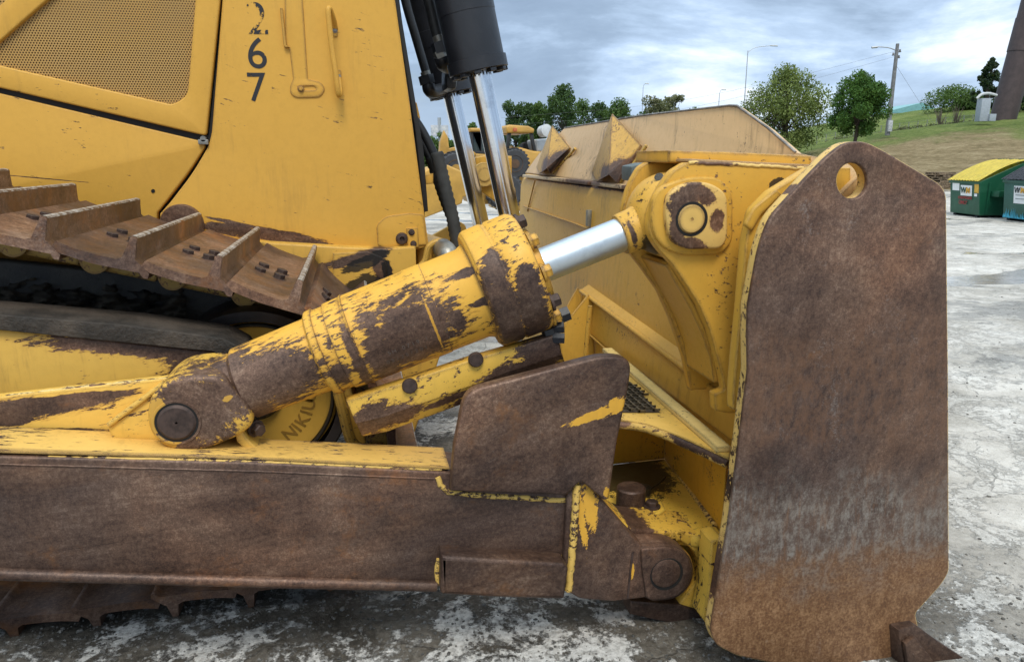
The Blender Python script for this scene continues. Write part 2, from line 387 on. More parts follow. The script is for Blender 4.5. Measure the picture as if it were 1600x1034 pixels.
def interp(x, tab):
    if x <= tab[0][0]: return tab[0][1]
    for (a, u), (b, v) in zip(tab, tab[1:]):
        if x <= b: return u+(v-u)*(x-a)/(b-a)
    return tab[-1][1]
C1 = [(600, 262), (1000, 258), (1180, 246), (1240, 234), (1300, 219), (1388, 205), (1500, 190), (1600, 183), (1900, 165)]
C2 = [(600, 252), (1000, 245), (1180, 215), (1290, 192), (1390, 178), (1480, 166), (1600, 156), (1900, 140)]
def hill_z(px, r):
    if r <= 43: return -.4
    z1 = D(px, interp(px, C1), 78).z; z2 = D(px, interp(px, C2), 150).z
    def sm(t): return t*t*(3-2*t)
    if r < 78:
        t = (r-43)/35; return -.4+(z1+.4)*(sm(t)*.6+t*.4)
    if r < 96: return z1-.5*sm((r-78)/18)
    if r < 150: return (z1-.5)+(z2-z1+.5)*(((r-96)/54)*.7+.3*sm((r-96)/54))
    return z2-(r-150)*.02
def grass_material():
    mat = bpy.data.materials.new('grass'); mat.use_nodes = True; T = NT(mat.node_tree); bs = T.n['Principled BSDF']
    co = T.new('ShaderNodeTexCoord').outputs['Object']
    sp = T.new('ShaderNodeSeparateXYZ'); T.put(sp.inputs[0], co)
    n = T.noise(co, .18, 8, .68, .6); f = T.noise(co, 2.5, 8, .8); st = T.noise(T.vm('MULTIPLY', co, (.25,.25,3)), 1.4, 5, .7)
    g = T.ramp(T.m('ADD', T.m('MULTIPLY', n, .45), T.m('MULTIPLY', f, .55)), [(.36, (.050,.078,.020)), (.47, (.105,.145,.036)), (.56, (.18,.215,.065)), (.68, (.28,.27,.12))])
    dry = T.ramp(T.m('ADD', T.m('MULTIPLY', f, .6), T.m('MULTIPLY', st, .4)), [(.36, (.12,.095,.045)), (.5, (.26,.20,.11)), (.65, (.40,.33,.20))])
    rr = T.vm('LENGTH', T.vm('MULTIPLY', co, (1,1,0)))
    dm = T.step(T.m('ADD', rr, T.m('MULTIPLY', T.m('SUBTRACT', n, .5), 26.)), 62, 70, 1., 0.)
    T.put(bs.inputs['Base Color'], T.mix(dm, g, dry)); bs.inputs['Roughness'].default_value = .95; bs.inputs['Specular IOR Level'].default_value = .1
    bp = T.new('ShaderNodeBump'); bp.inputs['Strength'].default_value = 1; bp.inputs['Distance'].default_value = .25
    T.put(bp.inputs['Height'], f); T.put(bs.inputs['Normal'], bp.outputs[0])
    return mat
pxs = list(range(600, 2000, 20)); rs = [43,45,48,51,54,57,60,63,66,69,72,75,78,81,85,90,96,103,110,120,130,140,150,170,220,350,600]
vs = []; fs = []
for i, px in enumerate(pxs):
    d = ray(px, 245); az = math.atan2(d.x, d.y)
    for r in rs:
        vs.append((math.sin(az)*r, math.cos(az)*r, hill_z(px, r)+ (random.uniform(-.06,.06) if r > 50 else 0)))
m_ = len(rs)
for i in range(len(pxs)-1):
    for j in range(m_-1): fs.append((i*m_+j, (i+1)*m_+j, (i+1)*m_+j+1, i*m_+j+1))
me = bpy.data.meshes.new('hill'); me.from_pydata(vs, [], fs)
tag(link('hill', me, grass_material(), sharp=180), 'grassy bank with a dry brown foot rising behind the yard', 'hill', kind='structure')
def onhill(px, r):
    d = ray(px, 245); az = math.atan2(d.x, d.y); return Vector((math.sin(az)*r, math.cos(az)*r, max(0, hill_z(px, r))))

# loose grit and stones beside the tracks
bm = bmesh.new()
for k in range(3800):
    px = random.uniform(-60, 1620); py = random.uniform(905, 1075) if px < 1150 or random.random() < .5 else random.uniform(420, 1050)
    g = G(px, py); s = random.choice((.002,.002,.003,.003,.004,.006,.008))*random.uniform(.7, 1.3)
    if random.random() < .02: s *= 2
    r_ = bmesh.ops.create_icosphere(bm, subdivisions=1, radius=s)
    Mx = Matrix.Translation(g+Vector((0,0,s*.3))) @ Matrix.Rotation(random.uniform(0,6), 4, 'Z') @ Matrix.Diagonal((random.uniform(.8,1.5), random.uniform(.6,1.1), random.uniform(.4,.8), 1))
    for v in r_['verts']: v.co = v.co*random.uniform(.75, 1.2)
    bmesh.ops.transform(bm, matrix=Mx, verts=r_['verts'])
me = bpy.data.meshes.new('g'); bm.to_mesh(me); bm.free()
tag(link('loose_grit', me, simple('grit_stone', (.22,.21,.19), .9, var=.5, scale=9), sharp=20), 'scattered grey grit and small stones on the yard', 'gravel', kind='stuff')

# =================================================================== TREES AND PLANTS
def leaf_mat(name, c1, c2):
    mat = bpy.data.materials.new(name); mat.use_nodes = True; T = NT(mat.node_tree); bs = T.n['Principled BSDF']
    co = T.new('ShaderNodeTexCoord').outputs['Object']
    n = T.m('ADD', T.m('MULTIPLY', T.noise(co, .9, 4, .6), .6), T.m('MULTIPLY', T.noise(co, 7, 3, .7), .4))
    T.put(bs.inputs['Base Color'], T.mix(T.step(n, .38, .62), c1, c2)); bs.inputs['Roughness'].default_value = .6
    bs.inputs['Specular IOR Level'].default_value = .25
    tr = T.new('ShaderNodeBsdfTranslucent'); T.put(tr.inputs[0], T.mix(.5, c2, (.16,.22,.03)))
    mx = T.new('ShaderNodeMixShader'); mx.inputs[0].default_value = .28
    T.l.new(bs.outputs[0], mx.inputs[1]); T.l.new(tr.outputs[0], mx.inputs[2]); T.l.new(mx.outputs[0], T.n['Material Output'].inputs[0])
    return mat
LM = dict(willow=leaf_mat('willow_leaf', (.075,.110,.028), (.24,.30,.085)), green=leaf_mat('broad_leaf', (.028,.080,.016), (.085,.18,.032)),
          dark=leaf_mat('dark_leaf', (.030,.065,.022), (.080,.14,.045)), pine=leaf_mat('pine_needle', (.012,.030,.016), (.034,.060,.030)),
          pale=leaf_mat('pale_leaf', (.11,.12,.06), (.24,.24,.13)), mid=leaf_mat('mid_leaf', (.045,.095,.025), (.12,.195,.05)))
BARK = simple('bark', (.085,.068,.052), .9, scale=5)
def leaves(cents, rads, n, size, flat=1., droop=0.):
    """n leaf quads spread over clumps, denser near each clump's rim"""
    cents = np.array(cents); rads = np.array(rads); w_ = rads**2; idx = np.random.choice(len(cents), n, p=w_/w_.sum())
    d = np.random.normal(size=(n,3)); d /= np.linalg.norm(d, axis=1)[:,None]
    rr = rads[idx]*np.random.uniform(.25, 1.12, n)**.6
    p = cents[idx]+d*rr[:,None]*np.array([1,1,flat])
    p[:,2] -= np.abs(np.random.normal(size=n))*droop
    a = np.random.normal(size=(n,3)); a /= np.linalg.norm(a, axis=1)[:,None]
    b = np.cross(a, np.random.normal(size=(n,3))); b /= np.linalg.norm(b, axis=1)[:,None]
    s = size*np.random.uniform(.6, 1.4, n)[:,None]
    vs = np.stack([p-a*s*.5, p+b*s*.32, p+a*s*.5, p-b*s*.32], 1).reshape(-1,3)
    fs = np.arange(4*n).reshape(-1,4)
    me = bpy.data.meshes.new('l'); me.from_pydata(vs.tolist(), [], fs.tolist()); return me
def tree(name, label, cat, base, h, wd, kind, n=5000, leaf=.14, clumps=26, trunk=.12, low=.25, group=None, shape='round', crf=1.):
    t = thing(name, label, cat, base, group); base = Vector(base)
    cs = []; rr = []; limbs = []
    for k in range(clumps):
        f = random.random(); z = low+(1-low)*f
        if shape == 'cone': rad = (1-f)**.8*.5
        elif shape == 'column': rad = .5*math.sin(min(1, f*1.3+.15)*math.pi*.8)**.6
        else: rad = .5*math.sqrt(max(0.03, 1-(2*f-.85)**2*.9))
        a = random.uniform(0, 6.283); q = random.uniform(.25, 1)**.6
        c = base+Vector((math.cos(a)*rad*q*wd, math.sin(a)*rad*q*wd, z*h*.93)); r = wd*random.uniform(.11, .19)*(1.15 if shape != 'cone' else .8)*crf
        cs.append(tuple(c)); rr.append(r)
        if k % 2 == 0: limbs.append(c)
    parts = []
    top = base+Vector((random.uniform(-.04,.04)*wd, 0, h*.72))
    parts.append(tube_mesh([base-Vector((0,0,.2)), base.lerp(top, .35)+Vector((.02*wd,0,0)), base.lerp(top, .7), top], [trunk, trunk*.3], 8, 3))
    for c in limbs:
        s = base.lerp(top, random.uniform(.25, .8)); mid = s.lerp(c, .55)+Vector((0,0,.05*h))
        parts.append(tube_mesh([s, mid, c], [trunk*.38, trunk*.07], 5, 3))
    link('trunk', join(parts), BARK, t)
    if n: link('crown', leaves(cs, rr, n, leaf, droop=.04*h if kind == 'willow' else 0), LM[kind], t, smooth=False)
    return t
mp = 1/1130.
def tr(name, label, cat, px, pyb, pyt, wpx, r, kind, **kw):
    b = D(px, pyb, r); h = (pyb-pyt)*mp*r; return tree(name, label, cat, b, h, wpx*mp*r, kind, **kw)
tr('willow_tree', 'broad feathery olive green tree left of the round dark green tree', 'tree', 1222, 238, 122, 112, 66, 'willow', crf=.72, n=20000, leaf=.17, clumps=80, trunk=.22, low=.12)
tr('round_tree', 'dense round dark green tree with forked trunk on the grass bank', 'tree', 1336, 219, 132, 70, 60, 'green', crf=.8, n=20000, leaf=.15, clumps=70, trunk=.13, low=.18)
tr('pine_tree', 'dark layered pine partly hidden by the brown steel mast', 'tree', 1538, 182, 110, 50, 120, 'pine', crf=.5, n=6000, leaf=.30, clumps=60, trunk=.2, low=.15, shape='cone')
tr('pine_tree', 'dark pine at the right edge behind the brown steel mast', 'tree', 1590, 180, 124, 50, 124, 'pine', crf=.55, n=5000, leaf=.30, clumps=50, trunk=.2, low=.1, shape='cone')
for i, (px, pb, pt, wpx, lab) in enumerate([(1488, 171, 148, 62, 'low leafy green bush on the skyline right of the teal roof'), (1516, 170, 155, 40, 'small dark bush on the skyline beside the pine'), (1576, 170, 148, 60, 'leafy bush on the skyline right of the brown mast')]):
    tr('bush', lab, 'bush', px, pb, pt, wpx, 135, 'mid', n=4500, leaf=.3, clumps=30, trunk=.08, low=.0, group='bushes on the skyline')
row = [(806, 262, 165, 34, 'dark', 'column'), (828, 262, 168, 30, 'dark', 'round'), (846, 262, 166, 26, 'mid', 'column'), (878, 262, 143, 46, 'dark', 'round'), (906, 262, 166, 46, 'mid', 'round'),
       (934, 262, 168, 40, 'dark', 'round'), (966, 262, 166, 44, 'mid', 'round'), (992, 262, 176, 34, 'dark', 'round'), (1020, 262, 160, 34, 'pale', 'column'), (1046, 262, 154, 30, 'pale', 'column'), (1078, 262, 176, 40, 'mid', 'round'), (1112, 262, 178, 36, 'dark', 'round')]
rl = ['narrow dark tree at the left end of the far tree row, behind the canopy loader', 'small rounded dark tree second from the left in the far tree row', 'slim mid green tree left of the tallest tree in the far row',
      'tallest tree of the far row, with an open ragged top', 'mid green tree just right of the tallest tree in the far row', 'dark rounded tree above the left pointed brace of the blade guard', 'bright green tree above the right pointed brace of the blade guard',
      'low dark tree beside the thin lamp post in the far row', 'pale wispy half bare tree, left of the two pale ones', 'pale wispy half bare tree, right of the two pale ones', 'mid green tree mostly hidden behind the blade guard top', 'dark tree hidden behind the highest part of the blade guard']
for (px, pb, pt, wpx, kd, sh), lab in zip(row, rl):
    tr('distant_tree', lab, 'tree', px, pb, pt, wpx*1.25, 105+random.uniform(-8, 12), kd, n=8000, leaf=.30, clumps=46, trunk=.16, low=.02, shape=sh, group='trees in the far row')
for px, pt, wpx, lab in [(655, 214, 30, 'tree half hidden by the bulldozer nose, left of the billboard'), (684, 206, 30, 'pale green tree under the far billboard'), (706, 224, 26, 'low tree right of the far billboard'), (738, 196, 24, 'tree seen between the two chrome lift rods'), (770, 205, 34, 'low tree behind the roof of the wheel loader')]:
    tr('distant_tree', lab, 'tree', px, 262, pt, wpx*1.2, 110, 'mid', n=4000, leaf=.32, clumps=30, trunk=.14, low=.05, group='trees beyond the parked machines')
# bare shrubs and low scrub along the bank
DRY = simple('dry_twigs', (.20,.16,.12), .95)
for px, r, lab in [(1462, 84, 'bare twiggy shrub on the bank, left of the two'), (1487, 84, 'bare twiggy shrub on the bank, right of the two')]:
    b = onhill(px, r); ms = []
    for k in range(26):
        a = random.uniform(0, 6.28); q = random.uniform(.1, .8); hh = random.uniform(.9, 2.1)
        ms.append(tube_mesh([b-Vector((0,0,.1)), b+Vector((math.cos(a)*q*.5, math.sin(a)*q*.5, hh*.6)), b+Vector((math.cos(a)*q, math.sin(a)*q, hh))], [.03,.008], 4, 2))
    tag(link('bare_shrub', join(ms), DRY), lab, 'shrub', 'bare shrubs on the bank')
cs = []; rr = []
for k in range(90):
    px = random.uniform(1290, 1525); r = 86+random.uniform(-3, 3); b = onhill(px, r); cs.append((b.x, b.y, b.z+random.uniform(.0,.35))); rr.append(random.uniform(.3,.7))
tag(link('scrub', leaves(cs, rr, 5200, .17, .6), leaf_mat('scrub_leaf', (.07,.075,.04), (.16,.16,.09)), smooth=False), 'grey green scrub strip along the bank', 'scrub', kind='stuff')
# wire fence along the bank
f_ = thing('fence', 'thin wire fence running up the grass bank', 'fence', tuple(onhill(1300, 86)))
FM = simple('fence_metal', (.30,.30,.29), .6, .3)
pts_ = [onhill(px, 87) for px in range(1246, 1520, 14)]
for p in pts_: link('post', tube_mesh([p-Vector((0,0,.1)), p+Vector((0,0,1.2))], .035, 5, 0), FM, f_)
link('wires', join([tube_mesh([p+Vector((0,0,z)) for p in pts_], .012, 4, 0) for z in (.3,.6,.9,1.15)]), FM, f_)

# =================================================================== BACKGROUND BUILT THINGS
MAST = simple('mast_paint', (.075,.052,.050), .55, .1, .2, 3)
b = D(1565, 189, 76); t_ = thing('billboard_mast', 'thick dark brown steel mast with a ladder cage at the right edge', 'mast', tuple(b))
top = 20.
link('column', lathe_mesh(b-Vector((0,0,.5)), rt*.13+Vector((0,0,1)), [(0,.98),(.5,.98),(top,.98)], 28), MAST, t_)
link('collar_plate', lathe_mesh(b+Vector((0,0,5.4))+rt*.77, rt*.13+Vector((0,0,1)), [(0,1.03),(2.6,1.03)], 28), MAST, t_)
e = rt*1.35
lo = b+rt*1.75; link('ladder_box', slab_mesh([lo+Vector((0,-.9,5.5)), lo+rt*.95+Vector((0,-.9,5.5)), lo+rt*.95+Vector((0,.5,5.5)), lo+Vector((0,.5,5.5))], (0,0,2.7), .02), simple('dark_box', (.02,.018,.02), .5), t_)
rails = [tube_mesh([b+rt*(q+.2)+Vector((0,0,3.0)), b+rt*(q+.2+.13*(top-3))+Vector((0,0,top))], .035, 5, 0) for q in (1.5, 1.85)]
rails += [tube_mesh([b+rt*(1.7+.13*(z-3))+Vector((0,0,z)), b+rt*(2.05+.13*(z-3))+Vector((0,0,z))], .025, 4, 0) for z in np.arange(3.1, top, .33)]
link('ladder', join(rails), simple('ladder_metal', (.22,.20,.20), .5, .4), t_)
lo = b+rt*1.02+Vector((0,0,1.3)); link('meter_box', slab_mesh([lo, lo+rt*.3, lo+rt*.3+Vector((0,.3,0)), lo+Vector((0,.3,0))], (0,0,1.1), .02), simple('dark_box', (.03,.028,.03), .5), t_)
# pale utility cabinet with hood
b = D(1536, 190, 72); t_ = thing('utility_cabinet', 'pale blue grey utility cabinet with a rounded white hood beside the mast', 'cabinet', tuple(b))
UM = simple('cabinet_paint', (.36,.40,.45), .5, 0, .1)
def rbox(c, wx, wy, wz, mat, par, name, bev=.02, ax=None):
    u = (ax or rt).normalized(); v = Vector((-u.y, u.x, 0)); p = Vector(c)
    return link(name, slab_mesh([p-u*wx/2-v*wy/2, p+u*wx/2-v*wy/2, p+u*wx/2+v*wy/2, p-u*wx/2+v*wy/2], (0,0,wz), bev), mat, par)
rbox(b-rt*.15, .72, .7, 1.75, UM, t_, 'body'); rbox(b+rt*.35-Vector((0,.3,0)), .5, .5, .55, UM, t_, 'pedestal')
WH = simple('white_hood', (.52,.54,.55), .4, 0, .08)
link('hood', tube_mesh([b-rt*.75+Vector((0,0,1.75)), b-rt*.45+Vector((0,0,2.05)), b+rt*.1+Vector((0,0,2.15)), b+rt*.8+Vector((0,0,2.0))], .10, 10, 4), WH, t_)
# utility pole with lamp arm and guy wires
GR = simple('weathered_pole', (.20,.205,.21), .8, 0, .25, 3)
b = D(1387, 206, 70); t_ = thing('utility_pole', 'grey wooden utility pole with a lamp arm and wires on the bank', 'pole', tuple(b))
hh = (206-96)*mp*70
link('pole', tube_mesh([b-Vector((0,0,.3)), b+Vector((0,0,hh))], [.20,.13], 10, 0), GR, t_)
LMt = simple('lamp_metal', (.45,.47,.5), .5, .5, .1)
a_ = b+Vector((0,0,hh-.55))
arm = link('lamp_arm', tube_mesh([a_, a_-rt*.7+Vector((0,0,.25)), a_-rt*1.7+Vector((0,0,.32))], .04, 6, 4), LMt, t_)
link('lamp_head', tube_mesh([a_-rt*1.6+Vector((0,0,.30)), a_-rt*2.05+Vector((0,0,.26))], .085, 8, 0), LMt, t_)
for dx, dz in ((.25,-.1),(-.25,-.35),(.22,-.55)): link('insulator', bolt_mesh(a_+rt*dx+Vector((0,0,dz)), (0,0,1), .08, .22), GR, t_)
rbox(b-Vector((0,.2,0)), .34, .2, .9, simple('wrap', (.5,.52,.55), .6), t_, 'base_wrap')
link('wire', tube_mesh([a_, a_-rt*6+Vector((0,4,-1.6)), a_-rt*15+Vector((0,10,-3.4)), a_-rt*28+Vector((0,20,-4.2))], .009, 4, 6), GR, t_)
link('wire', tube_mesh([a_-Vector((0,0,.4)), a_-rt*6+Vector((0,4,-2.2)), a_-rt*15+Vector((0,10,-4.2)), a_-rt*28+Vector((0,20,-5))], .009, 4, 6), GR, t_)
link('guy_wire', tube_mesh([a_-Vector((0,0,1.0)), a_+rt*5.2+Vector((0,2,-5.6))], .009, 4, 0), GR, t_)
def lamp_post(px, pyb, pyt, r, lab, arm=True):
    b = D(px, pyb, r); h = (pyb-pyt)*mp*r; t = thing('street_lamp', lab, 'street lamp', tuple(b), 'street lamps in the distance'); q_ = .6
    link('post', tube_mesh([b, b+Vector((0,0,h))], [.09,.05], 8, 0), LMt, t)
    a = b+Vector((0,0,h)); L = 3.0 if arm else .35
    link('lamp_arm', tube_mesh([a-Vector((0,0,.2)), a+rt*L*.3+Vector((0,0,.35)), a+rt*L+Vector((0,0,.6))], .035, 6, 4), LMt, t)
    link('lamp_head', tube_mesh([a+rt*L*.9+Vector((0,0,.58)), a+rt*(L+.6)+Vector((0,0,.55))], .08, 8, 0), LMt, t)
lamp_post(1156, 262, 104, 100, 'tall street lamp with a long curved arm above the blade guard')
lamp_post(1000, 262, 149, 130, 'thin street lamp above the far tree row', False)
lamp_post(1117, 262, 160, 120, 'lamp post whose tip just shows behind the blade guard top', False)
# teal metal roof beyond the bank
b = D(1425, 178, 210); t_ = thing('metal_building', 'building with a pale teal metal gable roof beyond the bank', 'building', tuple(b))
TM = simple('teal_roof', (.20,.42,.44), .5, .1, .12, 2); WM_ = simple('cream_wall', (.45,.45,.42), .7)
y0 = Vector((-rt.y*0, 1, 0)); L = 7.6; Hh = .4
A = b-rt*L-Vector((0,0,1)); B = b+rt*L-Vector((0,0,1)); bk = Vector((fw.x, fw.y, 0)).normalized()*12
link('wall', slab_mesh([A, B, B+bk, A+bk], (0,0,1.2), .0), WM_, t_)
ap = b+rt*2.2+Vector((0,0,2.6)); link('roof', slab_mesh([A+Vector((0,0,1.0))-rt*.6, B+Vector((0,0,1.25))+rt*.5, ap], bk, .0), TM, t_)
# far billboard
b = D(688, 262, 150); t_ = thing('billboard', 'distant billboard on a single pole left of the wheel loader', 'billboard', tuple(b))
link('pole', tube_mesh([b, b+Vector((0,0,9.5))], .35, 8, 0), LMt, t_)
z = (262-216)*mp*150
rbox(b+Vector((0,0,z)), 3.4, .5, 2.0, simple('billboard_face', (.62,.60,.60), .6, 0, .35, 1.2, c2=(.30,.34,.42)), t_, 'panel')
rbox(b+Vector((0,-.5,z-.2)), 3.8, .8, .15, LMt, t_, 'catwalk')
# pallets
WD = simple('pallet_wood', (.30,.22,.14), .9, 0, .4, 6)
def pallet(c, ang, lab, name='pallet'):
    u = Vector((math.cos(ang), math.sin(ang), 0)); v = Vector((-u.y, u.x, 0)); c = Vector(c); ms = []
    def bb(o, wx, wy, wz):
        p = c+o; return slab_mesh([p-u*wx/2-v*wy/2, p+u*wx/2-v*wy/2, p+u*wx/2+v*wy/2, p-u*wx/2+v*wy/2], (0,0,wz), 0)
    t = thing(name, lab, 'pallet', tuple(c), 'wooden pallets behind the blade')
    for k in range(3): link('stringer', bb(v*(k-1)*.45+Vector((0,0,.02)), 1.2, .05, .09), WD, t)
    for k in range(6): ms.append(bb(u*(k-2.5)*.21+Vector((0,0,.11)), .12, 1.0, .022))
    for k in range(3): ms.append(bb(u*(k-1)*.5, .12, 1.0, .02))
    link('deck_boards', join(ms), WD, t)
for k in range(7):
    pallet(G(1466, 296)+Vector((0,0,k*.135)), .3+random.uniform(-.15,.15), 'weathered pallet in the stack left of the yellow lid bin, ' + ['lowest','second from bottom','third from bottom','fourth from bottom','third from top','second from top','topmost'][k])
for k in range(4):
    pallet(G(1447, 293)+Vector((0,0,k*.135)), .7+random.uniform(-.2,.2), 'weathered pallet in the shorter stack behind the blade plate edge, ' + ['lowest','second from bottom','second from top','topmost'][k])

# dumpsters
def paint_simple(name, c, dirt=(.05,.06,.05)):
    mat = bpy.data.materials.new(name); mat.use_nodes = True; T = NT(mat.node_tree); bs = T.n['Principled BSDF']
    co = T.new('ShaderNodeTexCoord').outputs['Object']
    n = T.noise(co, 2.2, 7, .7, .5); s = T.noise(T.vm('MULTIPLY', co, (1,1,.2)), 9, 6, .75)
    col = T.mix(T.step(n, .42, .7, 0., .45), c, tuple(min(1, k*1.6+.03) for k in c)); col = T.mix(T.step(s, .6, .75, 0., .5), col, dirt)
    T.put(bs.inputs['Base Color'], col); bs.inputs['Roughness'].default_value = .42; return mat
def dumpster(A, u, green, lidc, lab, w=1.9, dpt=1.9, hf=1.04, hb=1.62, blue=False, cut=False):
    v = Vector((-u.y, u.x, 0)); A = Vector(A); t = thing('dumpster', lab, 'dumpster', tuple(A), 'dumpsters by the bank')
    GM = paint_simple('bin_paint', green); pt = lambda a, b_, z: A+u*a+v*b_+Vector((0,0,z))
    z0 = .07
    # side profile swept across the width: front wall flares forward a little towards the top
    side = [(.10, z0), (-.02, hf), (0, hf+.02), (dpt*.62, hb), (dpt, hb-.03), (dpt, z0)]
    bm = bmesh.new(); L_ = [bm.verts.new(pt(0, a, z)) for a, z in side]; Rr = [bm.verts.new(pt(w, a, z)) for a, z in side]; n = len(side)
    bm.faces.new(L_); bm.faces.new(Rr[::-1])
    for k in range(n): bm.faces.new((L_[k], Rr[k], Rr[(k+1) % n], L_[(k+1) % n]))
    bmesh.ops.recalc_face_normals(bm, faces=bm.faces); bmesh.ops.bevel(bm, geom=list(bm.edges), offset=.012, segments=1, affect='EDGES')
    link('body', bm_mesh(bm), GM, t)
    # rim, skids, pocket
    link('rim', join([slab_mesh([pt(-.03,-.05,hf-.06), pt(w+.03,-.05,hf-.06), pt(w+.03,.0,hf-.06), pt(-.03,.0,hf-.06)], (0,0,.07), .006)]), GM, t)
    link('skids', join([slab_mesh([pt(a,.15,0), pt(a+.12,.15,0), pt(a+.12,dpt-.1,0), pt(a,dpt-.1,0)], (0,0,z0), .0) for a in (.1, w-.25)]), simple('black_skid', (.02,.02,.02), .7), t)
    pk = [slab_mesh([pt(w, .35, .62), pt(w+.24, .45, .62), pt(w+.24, dpt-.25, .62), pt(w, dpt-.15, .62)], (0,0,.17), .01)]
    pk += [slab_mesh([pt(w, b_, z0+.05), pt(w+.06, b_, z0+.05), pt(w+.06, b_+.06, z0+.05), pt(w, b_+.06, z0+.05)], (0,0,.9), .0) for b_ in (.25, dpt-.2)]
    link('fork_pocket', join(pk), GM, t)
    # ribbed lid: curved sheet
    bm = bmesh.new(); rows = []
    NR = 66
    for j in range(9):
        f = j/8; a = -.10+f*(dpt*.66+.10); z = hf+.03+(hb-hf+.03)*math.sin(f*1.45)/math.sin(1.45)
        rows.append([bm.verts.new(pt(-.04+(w+.08)*i/NR, a, z+(.022 if (i % 6) in (2,3,4) and 3 < i < NR-3 else 0))) for i in range(NR+1)])
    for r0, r1 in zip(rows, rows[1:]):
        for i in range(NR): bm.faces.new((r0[i], r0[i+1], r1[i+1], r1[i]))
    bmesh.ops.solidify(bm, geom=list(bm.faces), thickness=-.03)
    lid = link('lid', bm_mesh(bm), lidc, t, sharp=25)
    link('hinge', join([tube_mesh([pt(0,dpt*.66+.03,hb+.03), pt(w,dpt*.66+.03,hb+.03)], .03, 6, 0)]+[slab_mesh([pt(a,dpt*.62,hb), pt(a+.1,dpt*.62,hb), pt(a+.1,dpt*.72,hb), pt(a,dpt*.72,hb)], (0,0,.09), 0) for a in (.2, w/2, w-.3)]), GM, t)
    n_ = -v
    W = simple('sign_white', (.78,.80,.80), .5, 0, .04)
    def card(name, a0, z0_, a1, z1, mat, o=.012):
        f = lambda z: .10-(z-z0)/(hf-z0)*.12
        return link(name, slab_mesh([pt(a0, f(z0_)-o, z0_), pt(a1, f(z0_)-o, z0_), pt(a1, f(z1)-o, z1), pt(a0, f(z1)-o, z1)], -n_*.006, 0), mat, t, smooth=False)
    return t, pt, card, W, n_
YL = simple('yellow_lid', (.90,.74,.14), .5, 0, .12); DL = simple('dark_lid', (.055,.062,.08), .5, 0, .2)
A = G(1479, 335); B = G(1524, 340.5); u_ = (B-A); wA = u_.length; u_.z = 0; u_.normalize()
d1, pt, card, W, n_ = dumpster(A, u_, (.006,.070,.034), YL, 'green dumpster with a bright yellow ribbed lid', w=wA*1.0, dpt=2.05)
wf = wA
def txt(body, size, a, z, mat, par, pt, u, n, o=.03, name='lettering', bold=0., f0=.02):
    fy = .10-(z-.07)/(1.04-.07)*.12-o
    M = face_mat(pt(a, fy, z), u, n); return link(name, text_mesh(body, size, M, .002, bold=bold), mat, par, smooth=False)
SG = simple('sign_green', (.02,.07,.04), .5); SO = simple('sign_gold', (.80,.42,.03), .5); RD = simple('stencil_red', (.32,.035,.03), .6)
card('sign', wf*.38, .62, wf*.76, .93, W); txt('W', .24, wf*.49, .775, SG, d1, pt, u_, n_, bold=.008); txt('M', .24, wf*.645, .775, SO, d1, pt, u_, n_, bold=.008)
card('sticker', wf*.09, .76, wf*.33, .98, W); card('sticker', wf*.84, .72, wf*1.0-.03, .99, simple('sticker_gold', (.75,.45,.05), .5, 0, .3)); card('sticker', wf*.84, .62, wf*.93, .70, W)
txt('CARDBOARD', .105, wf*.55, .555, RD, d1, pt, u_, n_, bold=.006); txt('ONLY', .145, wf*.48, .41, RD, d1, pt, u_, n_, bold=.006)
A2 = G(1561, 343.5); d2, pt2, card2, W2, n2_ = dumpster(A2, u_, (.010,.075,.050), DL, 'teal green dumpster with a dark grey lid and pale blue overspray at its foot', w=1.5, dpt=2.0, hf=1.12, hb=1.7)
card2('sign', .42, .50, 1.0, .98, W2)
def txt2(b_, s_, a, z, mat): txt(b_, s_, a, z, mat, d2, pt2, u_, n2_, bold=.006, o=.035)
txt2('W', .22, .58, .86, simple('sign_dark', (.02,.025,.03), .5)); txt2('M', .22, .80, .86, SO)
for z_ in (.72, .62): card2('sign_line', .5, z_, .9, z_+.02, simple('sign_line', (.3,.32,.33), .5), o=.022)
BLU = simple('blue_overspray', (.10,.55,.75), .7)
ms = []
for k in range(60):
    a = .03+1.4*k/60+random.uniform(-.01,.01); hgt = random.uniform(.05,.26)*(1.1 if k < 25 else .7); f = lambda z: .10-(z-.07)/(1.12-.07)*.12-.016
    ms.append(slab_mesh([pt2(a-.018, f(.08), .08), pt2(a+.018, f(.08), .08), pt2(a+random.uniform(-.015,.02), f(.08+hgt), .08+hgt)], -n2_*.004, 0))
link('blue_overspray', join(ms), BLU, d2, smooth=False)

